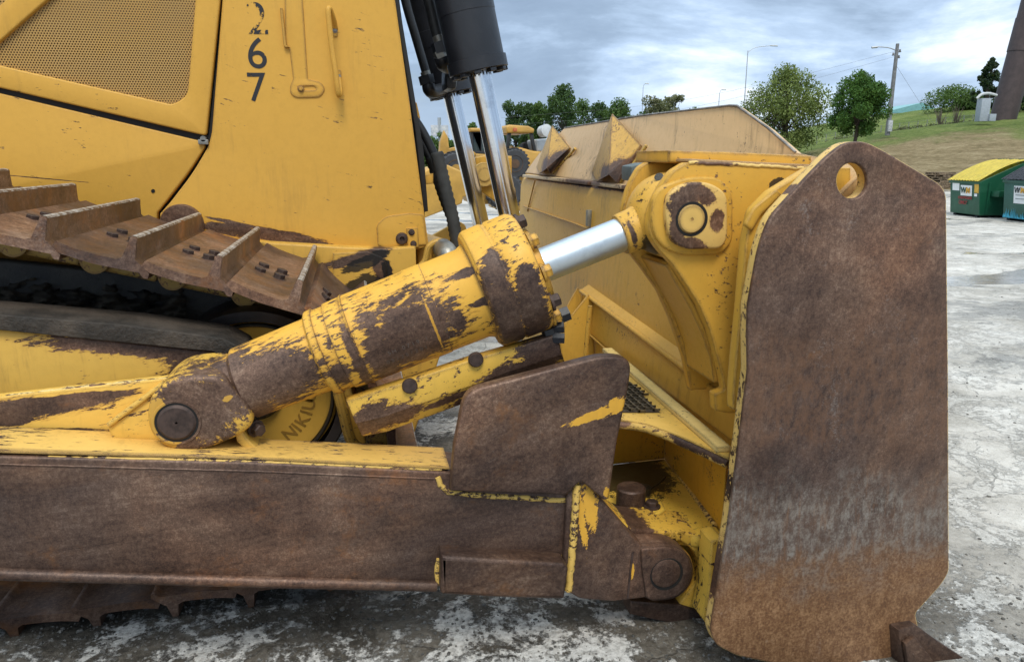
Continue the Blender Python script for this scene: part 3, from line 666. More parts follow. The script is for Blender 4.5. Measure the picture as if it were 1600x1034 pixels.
# =================================================================== MACHINES BEHIND
BY = simple('far_yellow', (.55,.31,.06), .5, 0, .25, 1.5); BK = simple('far_black', (.02,.021,.023), .6, 0, .2); TIRE = simple('far_tire', (.05,.052,.058), .85, 0, .2)
GL = simple('far_glass', (.03,.055,.06), .12, 0, .1)
def wheel(px, py, Y, r, wdt, par, hubc):
    c = V(px, py, Y); w_ = link('wheel', lathe_mesh(c, (0,1,0), [(0,r*.55),(0,r*.9),(.06,r),(wdt-.06,r),(wdt,r*.9),(wdt,r*.55)], 40), TIRE, par)
    ms = [slab_mesh([c+Vector((math.cos(a)*r*.97, 0.03, math.sin(a)*r*.97)), c+Vector((math.cos(a+.09)*r*.97, 0.03, math.sin(a+.09)*r*.97)), c+Vector((math.cos(a+.2)*r*.97, wdt*.5, math.sin(a+.2)*r*.97)), c+Vector((math.cos(a+.11)*r*.97, wdt*.5, math.sin(a+.11)*r*.97))], Vector((math.cos(a+.1), 0, math.sin(a+.1)))*.04, 0) for a in np.arange(0, 6.28, .26)]
    link('tread', join(ms), TIRE, w_); link('rim', lathe_mesh(c-Vector((0,.01,0)), (0,1,0), [(0,.1),(.02,r*.3),(.05,r*.45),(.0,r*.56),(.2,r*.57)], 30), hubc, w_)
Y1 = 15.
t_ = thing('wheel_loader', 'yellow wheel loader with a dark glazed cab, seen between the chrome rods', 'wheel loader', (V(740,300,Y1).x, Y1+1, 0))
plate('body', [(690,262),(716,236),(744,240),(800,244),(800,318),(742,320),(726,300)], Y1, 1.6, BY, t_, .03)
plate('lift_arm', [(686,250),(688,222),(694,204),(700,214),(702,232),(728,226),(744,240),(730,262),(706,246)], Y1-.05, .25, BY, t_, .02)
plate('lift_arm', [(686,250),(688,222),(694,204),(700,214),(702,232),(728,226),(744,240),(730,262),(706,246)], Y1+1.3, .25, BY, t_, .02)
plate('cab', [(738,206),(762,206),(762,240),(738,240)], Y1+.1, 1.3, GL, t_, .03)
plate('cab_frame', [(736,203),(765,203),(765,242),(736,242)], Y1+.05, 1.4, BK, t_, .02, holes=[[(740,209),(750,209),(750,236),(740,236)],[(753,209),(761,209),(761,236),(753,236)]])
plate('roof', [(734,200,2),(768,200,2),(768,206),(734,206)], Y1, 1.5, BY, t_, .03)
wheel(713, 265, Y1-.35, .33, .5, t_, BY); wheel(790, 300, Y1-.35, .36, .5, t_, BY)
Y2 = 17.
t_ = thing('canopy_loader', 'worn yellow loader with an open canopy and chained tyre, left of the blade', 'loader', (V(815,300,Y2).x, Y2+1, 0))
plate('canopy_roof', [(790,198,4),(796,195),(826,197),(836,202,3),(834,208),(792,208)], Y2, 1.9, BY, t_, .04)
plate('roof_lamp', [(802,200),(808,200),(808,206),(802,206)], Y2-.08, .05, simple('lamp_orange', (.6,.15,.05), .4), t_, .01)
for a, b_ in ((796, 792), (830, 836)): 
    for yy in (0, 1.7): plate('canopy_post', [(a-2,208),(a+3,208),(b_+3,240),(b_-2,240)], Y2+.05+yy, .12, BK, t_, .02)
plate('body', [(784,242),(806,238),(812,230),(834,236),(858,238),(870,262),(866,330),(784,330)], Y2, 1.8, BY, t_, .05)
plate('seat', [(816,240),(818,226),(824,222),(828,238)], Y2+.7, .5, BK, t_, .03); plate('dashboard', [(796,240),(800,228),(812,232),(812,240)], Y2+.5, .8, BY, t_, .03)
wheel(805, 256, Y2-.5, .32, .5, t_, simple('rusty_hub', (.12,.07,.04), .8))
link('air_cleaner', lathe_mesh(V(846,206,Y2), (.3,-1,.1), [(0,.05),(.02,.13),(.24,.14),(.26,.07)], 24), WH, t_)
plate('engine_cover', [(838,218,3),(858,216,3),(862,236),(838,238)], Y2+.1, 1.0, WH, t_, .05)
plate('bucket', [(640,276),(655,274),(672,262),(700,258),(722,268),(738,272),(746,290),(734,298),(731,306),(724,308),(722,318),(640,350)], 13.2, .9, simple('bucket_yellow', (.55,.31,.055), .5, 0, .2, 2), bpy.data.objects['wheel_loader'], .03)

# =================================================================== THE BULLDOZER
DZ = thing('bulldozer', 'large worn yellow crawler bulldozer in the foreground with stencilled 267 and rusty blade end', 'bulldozer', (-1.2, 4.6, 0))
# ---- materials
HOOD = surf('hood_paint', (.60,.325,.045), chips=.27, edge=.4, dirt=.2, fade=.35, aniso=5, ang=-14,
            spots=[(V(390,362,4.1), (.26,.3,.035), -10), (V(450,372,4.1), (.26,.3,.04), -14), (V(520,389,4.1), (.16,.3,.025), -10), (V(375,350,4.1), (.16,.3,.012), -14), (V(60,278,4.1), (.22,.3,.003), -6)], ragged=.75)
DOOR = surf('door_paint', (.60,.325,.045), chips=.22, edge=.25, dirt=.16, fade=.35, aniso=5)
YP = surf('blade_paint', (.61,.325,.034), chips=.28, edge=.42, dirt=.18, aniso=2)
YP2 = surf('guard_paint', (.58,.38,.18), chips=.35, edge=.5, dirt=.7, fade=.5, aniso=1.5, ang=-35)
STL = surf('brown_steel', bare=True, edge=0, chips=0, aniso=5, ang=-8)
BLK = simple('black_paint', (.018,.020,.026), .42, 0, .2, 5); RUB = simple('hose_rubber', (.018,.019,.021), .5, 0, .2, 20)
OIL = simple('oily_black', (.014,.012,.010), .45, .1, .4, 6, bump=.5, c2=(.035,.028,.018))
def chrome(name, c, rough, streak):
    mat = bpy.data.materials.new(name); mat.use_nodes = True; T = NT(mat.node_tree); bs = T.n['Principled BSDF']
    co = T.new('ShaderNodeTexCoord').outputs['Object']
    n = T.noise(T.vm('MULTIPLY', co, streak), 6, 6, .7); g = T.noise(co, 11, 6, .7)
    T.put(bs.inputs['Base Color'], T.mix(T.step(g, .5, .75, 0., .5), c, tuple(k*.55 for k in c)))
    bs.inputs['Metallic'].default_value = 1; T.put(bs.inputs['Roughness'], T.m('ADD', T.m('MULTIPLY', n, .22), rough-.08))
    bp = T.new('ShaderNodeBump'); bp.inputs['Strength'].default_value = .12; bp.inputs['Distance'].default_value = .003
    T.put(bp.inputs['Height'], n); T.put(bs.inputs['Normal'], bp.outputs[0]); return mat
CHR = chrome('chrome_rod', (.78,.80,.83), .13, (1,1,.15)); CHR2 = chrome('dull_chrome_rod', (.60,.66,.70), .42, (.2,1,1))
FIT = simple('zinc_fitting', (.30,.29,.26), .4, .7, .2, 20)
BOLTM = simple('rusty_bolt', (.085,.055,.045), .6, .4, .35, 30)

# ---- hood and body: a closed volume, side sheets proud of it
YB = 4.1
core = [(x, y) for x, y in ((-400,-330),(560,-330),(616,0),(664,383),(640,388),(600,388),(540,388),(430,372),(330,360),(-400,300))]
plate('hood_core', core, YB+.05, 1.45, simple('inner_dark', (.03,.022,.012), .6, 0, .3), DZ, .01)
fg = plate('front_guard', [(353,-300),(348,-8),(331,205),(326,228,14),(300,272,20),(266,316),(250,334),(250,356),(330,390),(440,402),(528,394),(548,396,4),(590,389),(606,395,3),(640,393),(670,385,4),(640,160),(618,5),(575,-300)], YB-.02, .05, HOOD, DZ, .007)
lp = plate('lower_side_panel', [(-400,53),(0,146),(316,221,3),(321,229,4),(296,268,20),(262,312),(246,332),(246,420),(-400,380)], YB-.015, .05, HOOD, DZ, .008)
dr = plate('engine_door', [(-400,43),(0,137.5),(322,212.5,6),(344.5,-8),(347,-300),(-400,-300)], YB-.03, .05, DOOR, DZ, .008,
           holes=[[(p.x, p.y) for p in rounded([(288,-187,6),(-34,94,6),(6,104),(270,164,10),(293,150,14),(306,-8),(307,-187,4)])], [(p.x, p.y) for p in rounded([(190,-200,6),(100,-105),(13,-4),(-32,38,5),(-330,-30),(-330,-200)])]])
# perforated grille let into the door
def grille_material():
    mat = bpy.data.materials.new('perforated_sheet'); mat.use_nodes = True; T = NT(mat.node_tree); bs = T.n['Principled BSDF']
    co = T.new('ShaderNodeTexCoord').outputs['Object']; s = T.new('ShaderNodeSeparateXYZ'); T.put(s.inputs[0], T.vm('SCALE', co, None, 1/.0128))
    def lattice(ox, oz):
        x = T.m('SUBTRACT', T.m('FRACT', T.m('ADD', s.outputs[0], ox)), .5)
        z = T.m('SUBTRACT', T.m('FRACT', T.m('ADD', T.m('MULTIPLY', s.outputs[2], .5774), oz)), .5)
        return T.m('SQRT', T.m('ADD', T.m('MULTIPLY', x, x), T.m('MULTIPLY', T.m('MULTIPLY', z, z), 3.)))
    d = T.m('MINIMUM', lattice(0, 0), lattice(.5, .5))
    hole = T.step(d, .27, .36, 1., 0.)
    n = T.noise(co, 6, 5, .6)
    T.put(bs.inputs['Base Color'], T.mix(n, (.48,.27,.06), (.40,.25,.09))); bs.inputs['Roughness'].default_value = .5
    tr = T.new('ShaderNodeBsdfTransparent'); mx = T.new('ShaderNodeMixShader'); T.put(mx.inputs[0], hole)
    T.l.new(bs.outputs[0], mx.inputs[1]); T.l.new(tr.outputs[0], mx.inputs[2]); T.l.new(mx.outputs[0], T.n['Material Output'].inputs[0]); return mat
plate('grille', [(-380,-280),(-380,32),(0,121),(270,176),(308,166),(322,-280)], YB-.006, .004, grille_material(), dr, 0)
plate('grille_backing', [(-380,-280),(-380,32),(0,121),(270,176),(308,166),(322,-280)], YB+.03, .006, simple('grille_back', (.17,.095,.040), .8, 0, .4, 3), dr, 0)
link('door_catch', join([lathe_mesh(V(317,217,YB-.035), (0,1,0), [(0,.014),(.02,.016)], 16), box_mesh(V(310,226,YB-.03)+Vector((0,-.005,0)), V(325,218,YB-.03)+Vector((0,.02,0)), .003)]), FIT, dr)
plate('door_seal', [(-400,41.5),(0,135.5),(326,212),(350,-8),(353,-300),(360,-300),(356,-8),(334,214),(324,224),(0,146),(-400,52)], YB+.0, .03, simple('seal_black', (.012,.011,.010), .7), dr, .0)
# black rubber strip and radiator guard edge
plate('seal_strip', [(575,-300),(583,-300),(622,-5),(662,236),(669,330),(662,332),(655,262),(648,200),(616,0)], YB+.06, .03, simple('rubber_strip', (.012,.012,.012), .6), DZ, .004)
plate('radiator_guard', [(500,-300),(585,-300),(632,60),(652,200),(664,300),(664,380),(560,380)], YB+.4, .7, BLK, DZ, .01)
plate('guard_tab', [(661,275),(677,271),(677,287),(661,289)], YB+.12, .03, HOOD, DZ, .003)
plate('guard_tab', [(642,160,2),(651,160,2),(657,186,3),(650,192),(646,190)], YB+.35, .05, HOOD, DZ, .004)
# latch strap, handle, hinge
st = plate('latch_strap', [(444,-40),(470,-40),(475,30),(481,124,2),(490,126),(500,128,4),(507,136,8),(507,142,8),(500,152,8),(462,153,8),(453,146,6),(453,134,6),(458,124,3),(457,118),(452,75),(446,73)], YB-.026, .007, HOOD, DZ, .002,
      holes=[[(p.x,p.y) for p in rounded([(470,135,3),(492,134,5),(495,141,5),(470,142,3)])]])
link('bolt', bolt_mesh(V(470,139,YB-.026), (0,-1,0), .013, .014), HOOD, st)
plate('strap_lip', [(437,12,2),(441,13),(447,70),(452,74),(446,75),(443,71)], YB-.04, .03, HOOD, st, .003)
hl = tube('grab_handle', [V(524,45,YB-.02), V(521,30,YB-.06), V(515,14,YB-.10), V(513,22,YB-.11), V(518,70,YB-.11), V(525,118,YB-.11), V(529,148,YB-.10), V(531,140,YB-.06), V(529,120,YB-.02)], .0135, HOOD, DZ, 14, 6)
for x, y in ((523,47),(529,119)):
    plate('foot', [(x-4,y-10,3),(x+4,y-10,3),(x+5,y+11,4),(x-3,y+11,3)], YB-.026, .008, HOOD, hl, .002); link('bolt', bolt_mesh(V(x+.5,y+1,YB-.026), (0,-1,0), .009, .010), FIT, hl)
# corner casting with grommet and bolted bracket
cc = plate('corner_boss', [(588,352,6),(602,338,8),(640,333,3),(662,335,4),(668,383,2),(600,387,4),(590,383,3)], YB-.026, .008, HOOD, DZ, .0035)
link('grommet', lathe_mesh(V(628,373,YB-.028), (0,-1,0), [(0,.034),(.006,.033),(.016,.028),(.018,.014),(.006,.010)], 28), BOLTM, cc)
br = plate('bracket', [(635,357),(653,356),(655,386),(637,388)], YB-.036, .011, HOOD, cc, .002)
for x, y in ((643,363),(646,381)): link('bolt', bolt_mesh(V(x,y,YB-.036), (0,-1,0), .013, .012), BOLTM, cc)
plate('access_hole', ell(239,298.5,3,3,16), YB-.0185, .003, simple('hole_black', (.004,.004,.004), .9), lp, 0)
link('scraped_arc', lathe_mesh(V(283,352,YB-.06), (0,1,0), [(0,.085),(.0,.10),(.01,.105),(.05,.105)], 40), STL, DZ)
# stencilled number 2 6 7 down the front guard; the 2 has flaked
def digit(ch, px, py, hpx, flaky):
    c = V(px, py, YB-.0215); size = hpx/1150*4.5*1.19
    me = text_mesh(ch, size, face_mat(c, (1,0,0.02), (0,-1,0)), .0004, bold=.0)
    mat = bpy.data.materials.new('stencil_black'); mat.use_nodes = True; T = NT(mat.node_tree); bs = T.n['Principled BSDF']
    co = T.new('ShaderNodeTexCoord').outputs['Object']; bs.inputs['Base Color'].default_value = (.012,.013,.018,1); bs.inputs['Roughness'].default_value = .6
    tr = T.new('ShaderNodeBsdfTransparent'); mx = T.new('ShaderNodeMixShader')
    T.put(mx.inputs[0], T.step(T.noise(co, 22, 5, .75), .56-.13*flaky+.3*(1-flaky)*.3, .575-.13*flaky+.3*(1-flaky)*.3))
    T.l.new(bs.outputs[0], mx.inputs[1]); T.l.new(tr.outputs[0], mx.inputs[2]); T.l.new(mx.outputs[0], T.n['Material Output'].inputs[0])
    link('stencil_digit', me, mat, fg, smooth=False, label='flaked stencil figure 2' if flaky > .5 else None)
digit('2', 402, 32, 46, .62); digit('6', 401.5, 86, 45, .0); digit('7', 401, 139, 43, .0)

# ---- front frame under the hood
FR = surf('frame_paint', (.56,.32,.05), chips=.5, edge=.6, dirt=.3, spots=[(V(600,430,4.0), (.05,.3,.16), 10), (V(560,402,4.0), (.20,.3,.03), 14)], grease=[(V(572,408,4.0), (.16,.3,.035), 22), (V(606,430,4.0), (.03,.3,.12), 8), (V(565,450,4.0), (.14,.3,.07), 30)], ragged=.6)
plate('main_frame', [(300,372),(540,386),(600,388),(650,386),(652,470),(700,520),(640,700),(380,640),(300,600)], 4.0, 1.2, FR, DZ, .012)
plate('frame_gusset', [(520,396),(575,393),(604,405,14),(604,450),(600,500),(520,500)], 3.965, .03, FR, DZ, .006)
plate('nose_casting', [(652,389),(676,384,5),(700,392),(720,398),(730,420),(720,520),(655,520)], 4.15, .9, FR, DZ, .02)
ml = link('hose_clamp', join([tube_mesh([V(655,418,4.0),V(664,408,4.0),V(668,392,4.0),V(672,384,4.0),V(684,378,4.0),V(700,380,4.0)], .018, 10, 5), box_mesh(V(676,404,4.02), V(702,384,4.02)+Vector((0,.1,0)), .01)]), FR, DZ)
link('bolt', bolt_mesh(V(689,388,4.0), (0,-1,0), .022, .02), BOLTM, ml)
tube('pipe_stub', [V(704,430,3.9), V(700,398,3.9), V(692,388,4.0)], .055, FIT, DZ, 20, 6)

# ---- lift cylinders
def lift(name, Yc, c0, c1, c2, rb, rr, lab, ring=True):
    """c0 top of barrel, c1 barrel mouth, c2 rod foot, all traced on the axis"""
    a, b, c = V(*c0, Yc), V(*c1, Yc), V(*c2, Yc); ax = (b-a).normalized(); L = (b-a).length
    ax2 = (c-a).normalized(); L2 = (c-b).length; a = b-ax2*L
    t = link(name, lathe_mesh(a, ax2, [(0,rb*.9),(.02,rb),(L-.42,rb),(L-.418,rb*1.012),(L-.31,rb*1.012),(L-.308,rb),(L-.07,rb),(L-.068,rb*1.07),(L-.005,rb*1.07),(L,rb*1.03),(L,rr*1.25),(L-.02,rr)], 48), BLK, DZ, lab)
    nn = 11; s = ax2.orthogonal().normalized(); u = ax2.cross(s)
    link('gland_lug', join([slab_mesh([b+(s*math.cos(k)+u*math.sin(k))*rb*q+ax2*.0+(s*-math.sin(k)+u*math.cos(k))*w_ for q, w_ in ((.72,-.018),(1.03,-.018),(1.03,.018),(.72,.018))], ax2*.018, .002) for k in np.arange(0, 6.28, 6.28/nn)]), BLK, t)
    link('rod', lathe_mesh(b-ax2*.1, ax2, [(0,rr),(L2+.1,rr)], 40), CHR, t); return t
L1 = lift('lift_cylinder', 4.30, (668,-300), (748.5,113), (812,388), .157, .063, 'near hydraulic lift cylinder, black barrel and chrome rod')
L2 = lift('lift_cylinder', 5.35, (610,-300), (705,147), (760,356), .150, .060, 'far hydraulic lift cylinder with hose elbow')
tube('steel_line', [V(664,-120,4.55), V(684,0,4.55), V(712,88,4.55)], .026, simple('line_paint', (.05,.055,.075), .4), L2, 10, 4)
def hose(pts, Y, r, par, mat=None): return tube('hose', [V(x, y, Y) for x, y in pts], r, mat or RUB, par, 14, 6)
h1 = hose([(620,-200),(652,-60),(670,0),(684,58)], 4.5, .034, L2)
link('fitting', join([lathe_mesh(V(684,56,4.5), (V(690,74,4.5)-V(684,56,4.5)), [(0,.036),(.05,.036)], 20), lathe_mesh(V(687,80,4.5), (V(691,90,4.5)-V(687,80,4.5)), [(0,.046),(.04,.046)], 6)]), FIT, h1)
link('nut', lathe_mesh(V(686,66,4.5), (V(690,80,4.5)-V(686,66,4.5)), [(0,.052),(.06,.052)], 6), BLK, h1)
link('elbow', join([tube_mesh([V(690,88,4.5), V(693,98,4.52), V(700,103,4.65), V(708,100,4.85)], .048, 16, 6), box_mesh(V(697,140,4.75), V(714,104,4.75)+Vector((0,.25,0)), .03)]), BLK, h1)
h2 = hose([(612,-100),(633,0),(650,60),(666,115)], 5.0, .028, L2)
link('fitting', join([lathe_mesh(V(664,112,5.0), (V(668,124,5.0)-V(664,112,5.0)), [(0,.032),(.05,.032)], 20), lathe_mesh(V(667,127,5.0), (V(669,134,5.0)-V(667,127,5.0)), [(0,.034),(.03,.034)], 20)]), FIT, h2)
link('nut', lathe_mesh(V(665,118,5.0), (V(668,130,5.0)-V(665,118,5.0)), [(0,.05),(.055,.05)], 6), BLK, h2)
link('elbow', tube_mesh([V(669,133,5.0), V(671,141,5.0), V(677,144,5.05), V(690,140,5.2)], .042, 14, 6), BLK, h2)
# spiral-wrapped hoses at the nose
WR = simple('hose_wrap', (.050,.052,.050), .7, 0, .3, 14)
h3 = hose([(642,178),(660,205),(676,236),(686,258)], 4.3, .024, DZ); h4 = hose([(645,190),(655,215),(668,240),(678,262)], 4.42, .024, DZ)
tube('hose_wrap', [V(x,y,4.25) for x,y in ((682,238),(690,270),(697,300),(706,335),(711,362),(716,392))], .034, WR, h3, 16, 7, .16)
tube('hose_wrap', [V(x,y,4.4) for x,y in ((672,246),(682,275),(692,305),(703,335))], .028, WR, h4, 16, 7, .16)

# ---- tracks
TY0, TW, PITCH = 2.78, 1.20, .285; KT = .285/.318
STR = surf('track_steel', inst=True, bare=True, edge=0, chips=0, aniso=1.6, ang=20, rust=.72, grey=.55, scratch=.5, dark=-.55)
STG = surf('grouser_steel', bare=True, edge=0, chips=0, aniso=1.4, rust=.55, grey=.50, scratch=.5,
           zones=None)
WORN = simple('worn_bright_steel', (.50,.48,.45), .45, .35, .35, 30, c2=(.16,.13,.11))
LNK = surf('link_paint', (.36,.23,.05), chips=1.0, edge=.7, dirt=.8, ragged=1.2, aniso=1, spots=[(V(150,470,3.2), (2,1,.12), 10)])
prof = [(0,.006),(.012,.026),(.035,.022),(.08,.015),(.15,.011),(.225,.010),(.246,.020),(.257,.088),(.262,.094),(.278,.094),(.283,.088),(.293,.022),(.318,.006),(.352,-.016),(.350,-.034),(.332,-.034),(.318,-.020),(.15,-.022),(.03,-.012)]
prof = [(t*KT, n*1.03) for t, n in prof]
def shoe_mesh():
    bm = bmesh.new(); rows = []
    for yy, dz, k in ((0,-.010,0),(.02,0,1),(TW*.5,.001,1),(TW-.02,0,1),(TW,-.010,0)):
        rows.append([bm.verts.new((t, yy+(.018 if (not k and n>.05 and yy < .1) else -.018 if (not k and n > .05) else 0), n+(dz if n > .05 else 0))) for t, n in prof])
    n = len(prof)
    for a, b_ in zip(rows, rows[1:]):
        for k in range(n): bm.faces.new((a[k], a[(k+1) % n], b_[(k+1) % n], b_[k]))
    bm.faces.new(rows[0][::-1]); bm.faces.new(rows[-1]); bmesh.ops.recalc_face_normals(bm, faces=bm.faces)
    return bm_mesh(bm)
def crest_mesh():
    bm = bmesh.new(); N = 60; a = []
    for i in range(N+1):
        y = .03+(TW-.06)*i/N; wv = random.uniform(-.0009,.0009)
        a.append([bm.verts.new((.274+wv*.5, y, .0985)), bm.verts.new((.277, y, .1015)), bm.verts.new((.293+wv, y, .1015)), bm.verts.new((.299+wv, y, .0965-abs(wv)))])
    for p, q in zip(a, a[1:]):
        for k in range(3): bm.faces.new((p[k], p[k+1], q[k+1], q[k]))
    return bm_mesh(bm)
shoe_me = shoe_mesh(); crest_me = crest_mesh()
crest_me.transform(Matrix.Diagonal((KT/1.06, 1, 1.03/1.06, 1)))
bolt_me = join([bolt_mesh(Vector((0,0,0)), (0,0,1), .024, .024)])
link_me = join([slab_mesh([(.02,yy,-.12),(.30,yy,-.12),(.31,yy,-.02),(.0,yy,-.02)], (0,.05,0), .012) for yy in (.36,.74)]+[lathe_mesh((.05,.34,-.07), (0,1,0), [(0,.04),(.5,.04)], 20), lathe_mesh((.05,.33,-.07), (0,1,0), [(0,.062),(.03,.062)], 24)])
# path of the pin line in the x-z plane at the outer edge
ic = V(386, 640, TY0)
pa = V(-260, 320, TY0); pb = V(400, 452, TY0)
path = [Vector((p.x, p.z)) for p in (V(-700,240,TY0), V(-260,318,TY0), V(0,370,TY0), V(150,403,TY0), V(300,435,TY0), V(375,452,TY0))]
cx, cz = ic.x+.10, .56; 
a0 = math.atan2(path[-1].y-cz, path[-1].x-cx); R0 = (path[-1]-Vector((cx, cz))).length
cz_ = cz
for k in range(1, 15):
    a = a0+(-R(94)-a0)*k/14; rr_ = R0+(.47-R0)*min(1, k/5)
    path.append(Vector((cx+rr_*math.cos(a), cz+rr_*math.sin(a))))
path += [Vector((cx-.42, .085)), Vector((cx-.85, .06)), Vector((-3.5, .06))]
def walk(path, d):
    for a, b_ in zip(path, path[1:]):
        L = (b_-a).length
        if d <= L: return a+(b_-a)*(d/L)
        d -= L
    return path[-1]
tot = sum((b_-a).length for a, b_ in zip(path, path[1:]))
d0 = None
# phase so that a crest meets the photographed one
best = None; tgt = V(337, 413, TY0); tgt = Vector((tgt.x, tgt.z))
for k in range(400):
    p = walk(path, k*.01)
    if best is None or (p-tgt).length < best[0]: best = ((p-tgt).length, k*.01)
link_me.transform(Matrix.Diagonal((KT, 1, 1, 1)))
ph = (best[1]-.268*KT) % PITCH
d = ph; first = True; n_sh = 0
while d+PITCH < tot-.1:
    p = walk(path, d); q = walk(path, d+PITCH); tv = (q-p).normalized(); nv = Vector((-tv.y, tv.x))
    d += PITCH
    if q.x < -3.0: continue
    M = Matrix(((tv.x,0,nv.x,p.x),(0,1,0,TY0),(tv.y,0,nv.y,p.y),(0,0,0,1)))
    s = bpy.data.objects.new('track_shoe', shoe_me); COL.objects.link(s); s.parent = DZ
    s.matrix_parent_inverse = Matrix.Translation(-DZ.location); s.matrix_basis = M
    if first:
        shoe_me.materials.append(STR); shoe_me.polygons.foreach_set('use_smooth', [True]*len(shoe_me.polygons)); shoe_me.set_sharp_from_angle(angle=R(50))
        crest_me.materials.append(WORN); bolt_me.materials.append(BOLTM); link_me.materials.append(LNK); first = False
    def sub(nm, me_, off=(0,0,0)):
        o = bpy.data.objects.new(nm, me_); COL.objects.link(o); o.parent = s; o.location = off; return o
    n_sh += 1
    if tv.x > 0 or p.y > .5: sub('worn_crest', crest_me)
    for (t, y) in ((.070,.42),(.150,.42),(.070,.55),(.150,.55)): sub('bolt', bolt_me, (t, y, .006))
    sub('track_link', link_me)
# idler, roller frame
IC = V(402, 618, 3.10)
ID = link('idler_wheel', lathe_mesh(IC, (0,1,0), [(-.0,.10),(.0,.30),(.02,.315),(.03,.33),(.20,.33),(.22,.31),(.22,.1)], 72), surf('idler_paint', (.60,.35,.05), chips=.15, edge=.2, dirt=.3, rmul=1.1), DZ)
link('idler_rim', lathe_mesh(IC+Vector((0,-.06,0)), (0,1,0), [(0,.330),(0,.372),(.04,.385),(.28,.385),(.32,.372),(.32,.33)], 80, False), simple('idler_rim_steel', (.055,.045,.042), .4, .5, .3, 6), ID)
link('rim_groove', lathe_mesh(IC+Vector((0,-.02,0)), (0,1,0), [(0,.30),(-.010,.306),(-.010,.311),(0,.317)], 72, False), OIL, ID)
for k, ch in enumerate('NIKIUO D'):
    a = R(-56+k*10.5); c = IC+Vector((math.cos(a)*.215, -.0015, math.sin(a)*.215))
    if ch != ' ': link('cast_letter', text_mesh(ch, .075, face_mat(c, (-math.sin(a), 0, math.cos(a)), (0,-1,0)), .0015, bold=.001), simple('cast_shade', (.34,.185,.022), .7), ID, smooth=False)
TFM = surf('track_frame_paint', (.60,.36,.06), chips=.45, edge=.5, dirt=.5, aniso=3, ang=6, fade=.6,
           spots=[(V(270,545,2.78), (.42,.3,.035), -8), (V(345,570,2.78), (.20,.3,.07), -8)], ragged=1.1)
tf = plate('track_frame', [(-500,470),(0,512),(330,546,8),(372,556,14),(382,575,10),(372,610),(300,700),(-500,700)], 2.76, .16, TFM, DZ, .02)
plate('frame_cap', [(-500,466),(-20,490),(200,508),(350,529,12),(382,547,10),(384,560),(372,562,6),(330,549),(0,516),(-500,484)], 2.735, .22, simple('cap_steel', (.085,.066,.050), .7, .1, .35, 5, bump=1., c2=(.020,.016,.012)), tf, .004)
plate('inner_guard', [(-700,330),(250,430),(420,470),(440,560),(300,640),(-700,640)], 3.35, .3, OIL, DZ, .02)
# packed dark mud over the roller frame
bm = bmesh.new(); NX, NZ = 90, 26; rows_ = []
for j in range(NZ+1):
    r0_ = []
    for i in range(NX+1):
        px = -300+590*i/NX; py = 452+.055*px-24+90*j/NZ
        bump_ = .5+.5*math.sin(px*.09+2*math.sin(py*.13))*math.cos(py*.17+px*.03)
        r0_.append(bm.verts.new(V(px, py, 3.36+.12*bump_-.36*(j/NZ)+random.uniform(-.035,.035))))
    rows_.append(r0_)
for a, b_ in zip(rows_, rows_[1:]):
    for k in range(NX): bm.faces.new((a[k], a[k+1], b_[k+1], b_[k]))
link('packed_mud', bm_mesh(bm), simple('dark_mud', (.075,.060,.040), .85, 0, .4, 7, bump=1., c2=(.012,.010,.008)), DZ, sharp=180)
lathe('idler_hub', IC+Vector((0,-.04,0)), (0,1,0), [(0,.05),(0,.085),(.02,.10),(.1,.10)], OIL, DZ, 40)
link('yoke', join([slab_mesh([V(534,606,2.95),V(548,604,2.95),V(572,690,2.95),V(556,716,2.95)], (0,.2,0), .006), tube_mesh([V(528,610,2.9),V(538,650,2.9),V(550,690,2.9),V(575,704,2.9),V(590,700,2.9)], .022, 10, 5)]), FR, DZ)
lathe('drain_plug', V(575,708,2.95), (0,-1,0), [(0,.04),(.06,.035)], OIL, DZ, 20)

# ---- push arm
YA = 2.30
wAr = []
ARM = surf('arm_steel', bare=True, edge=0, chips=0, aniso=5, ang=3, dark=-.1, rust=.42, grey=.34, scratch=.30)
PA = plate('push_arm', [(-500,690),(0,712),(400,722),(700,737,3),(885,766,3),(1000,846),(1000,930,3),(880,924),(690,913,6),(400,906),(0,893,8),(-500,880)], YA, .20, ARM, DZ, .012)
ATOP = surf('arm_top_paint', (.64,.39,.09), chips=.75, edge=.7, dirt=.5, fade=.4, aniso=5, ang=-8)
tp = slab('arm_top', [V(-500,686,YA)+Vector((0,.004,.002)), V(-20,709,YA)+Vector((0,.004,.002)), V(400,720,YA)+Vector((0,.004,.002)), V(703,735,YA)+Vector((0,.004,.002)), V(703,735,YA)+Vector((0,.185,.002)), V(-500,686,YA)+Vector((0,.185,.002))], (0,0,.008), ATOP, PA, .003)
# rounded lower lip of the box section and weld beads
def bead(pts, Y, r, mat, par, name='weld_bead', jit=.18):
    P_ = []; ws = [V(x, y, Y) for x, y in pts]
    for a, b_ in zip(ws, ws[1:]):
        n = max(2, int((b_-a).length/.012))
        for k in range(n): P_.append(a.lerp(b_, k/n)+Vector((random.uniform(-1,1), 0, random.uniform(-1,1)))*r*jit)
    P_.append(ws[-1]); return tube(name, P_, r, mat, par, 8, 0)
WELD = surf('weld_paint', (.62,.40,.09), chips=1.05, edge=0, dirt=.6, fade=.6, aniso=1.5, ragged=1)
bead([(-60,893),(0,896),(400,908),(682,915)], YA-.002, .020, ARM, PA, 'lower_lip', .02)
bead([(-60,723),(0,725),(400,736),(685,748)], YA+.001, .004, ARM, PA)
bead([(684,744),(688,756),(700,768),(740,772),(880,781),(888,778)], YA+.004, .011, WELD, PA)
bead([(888,782),(884,830),(879,872)], YA+.001, .005, WELD, PA)
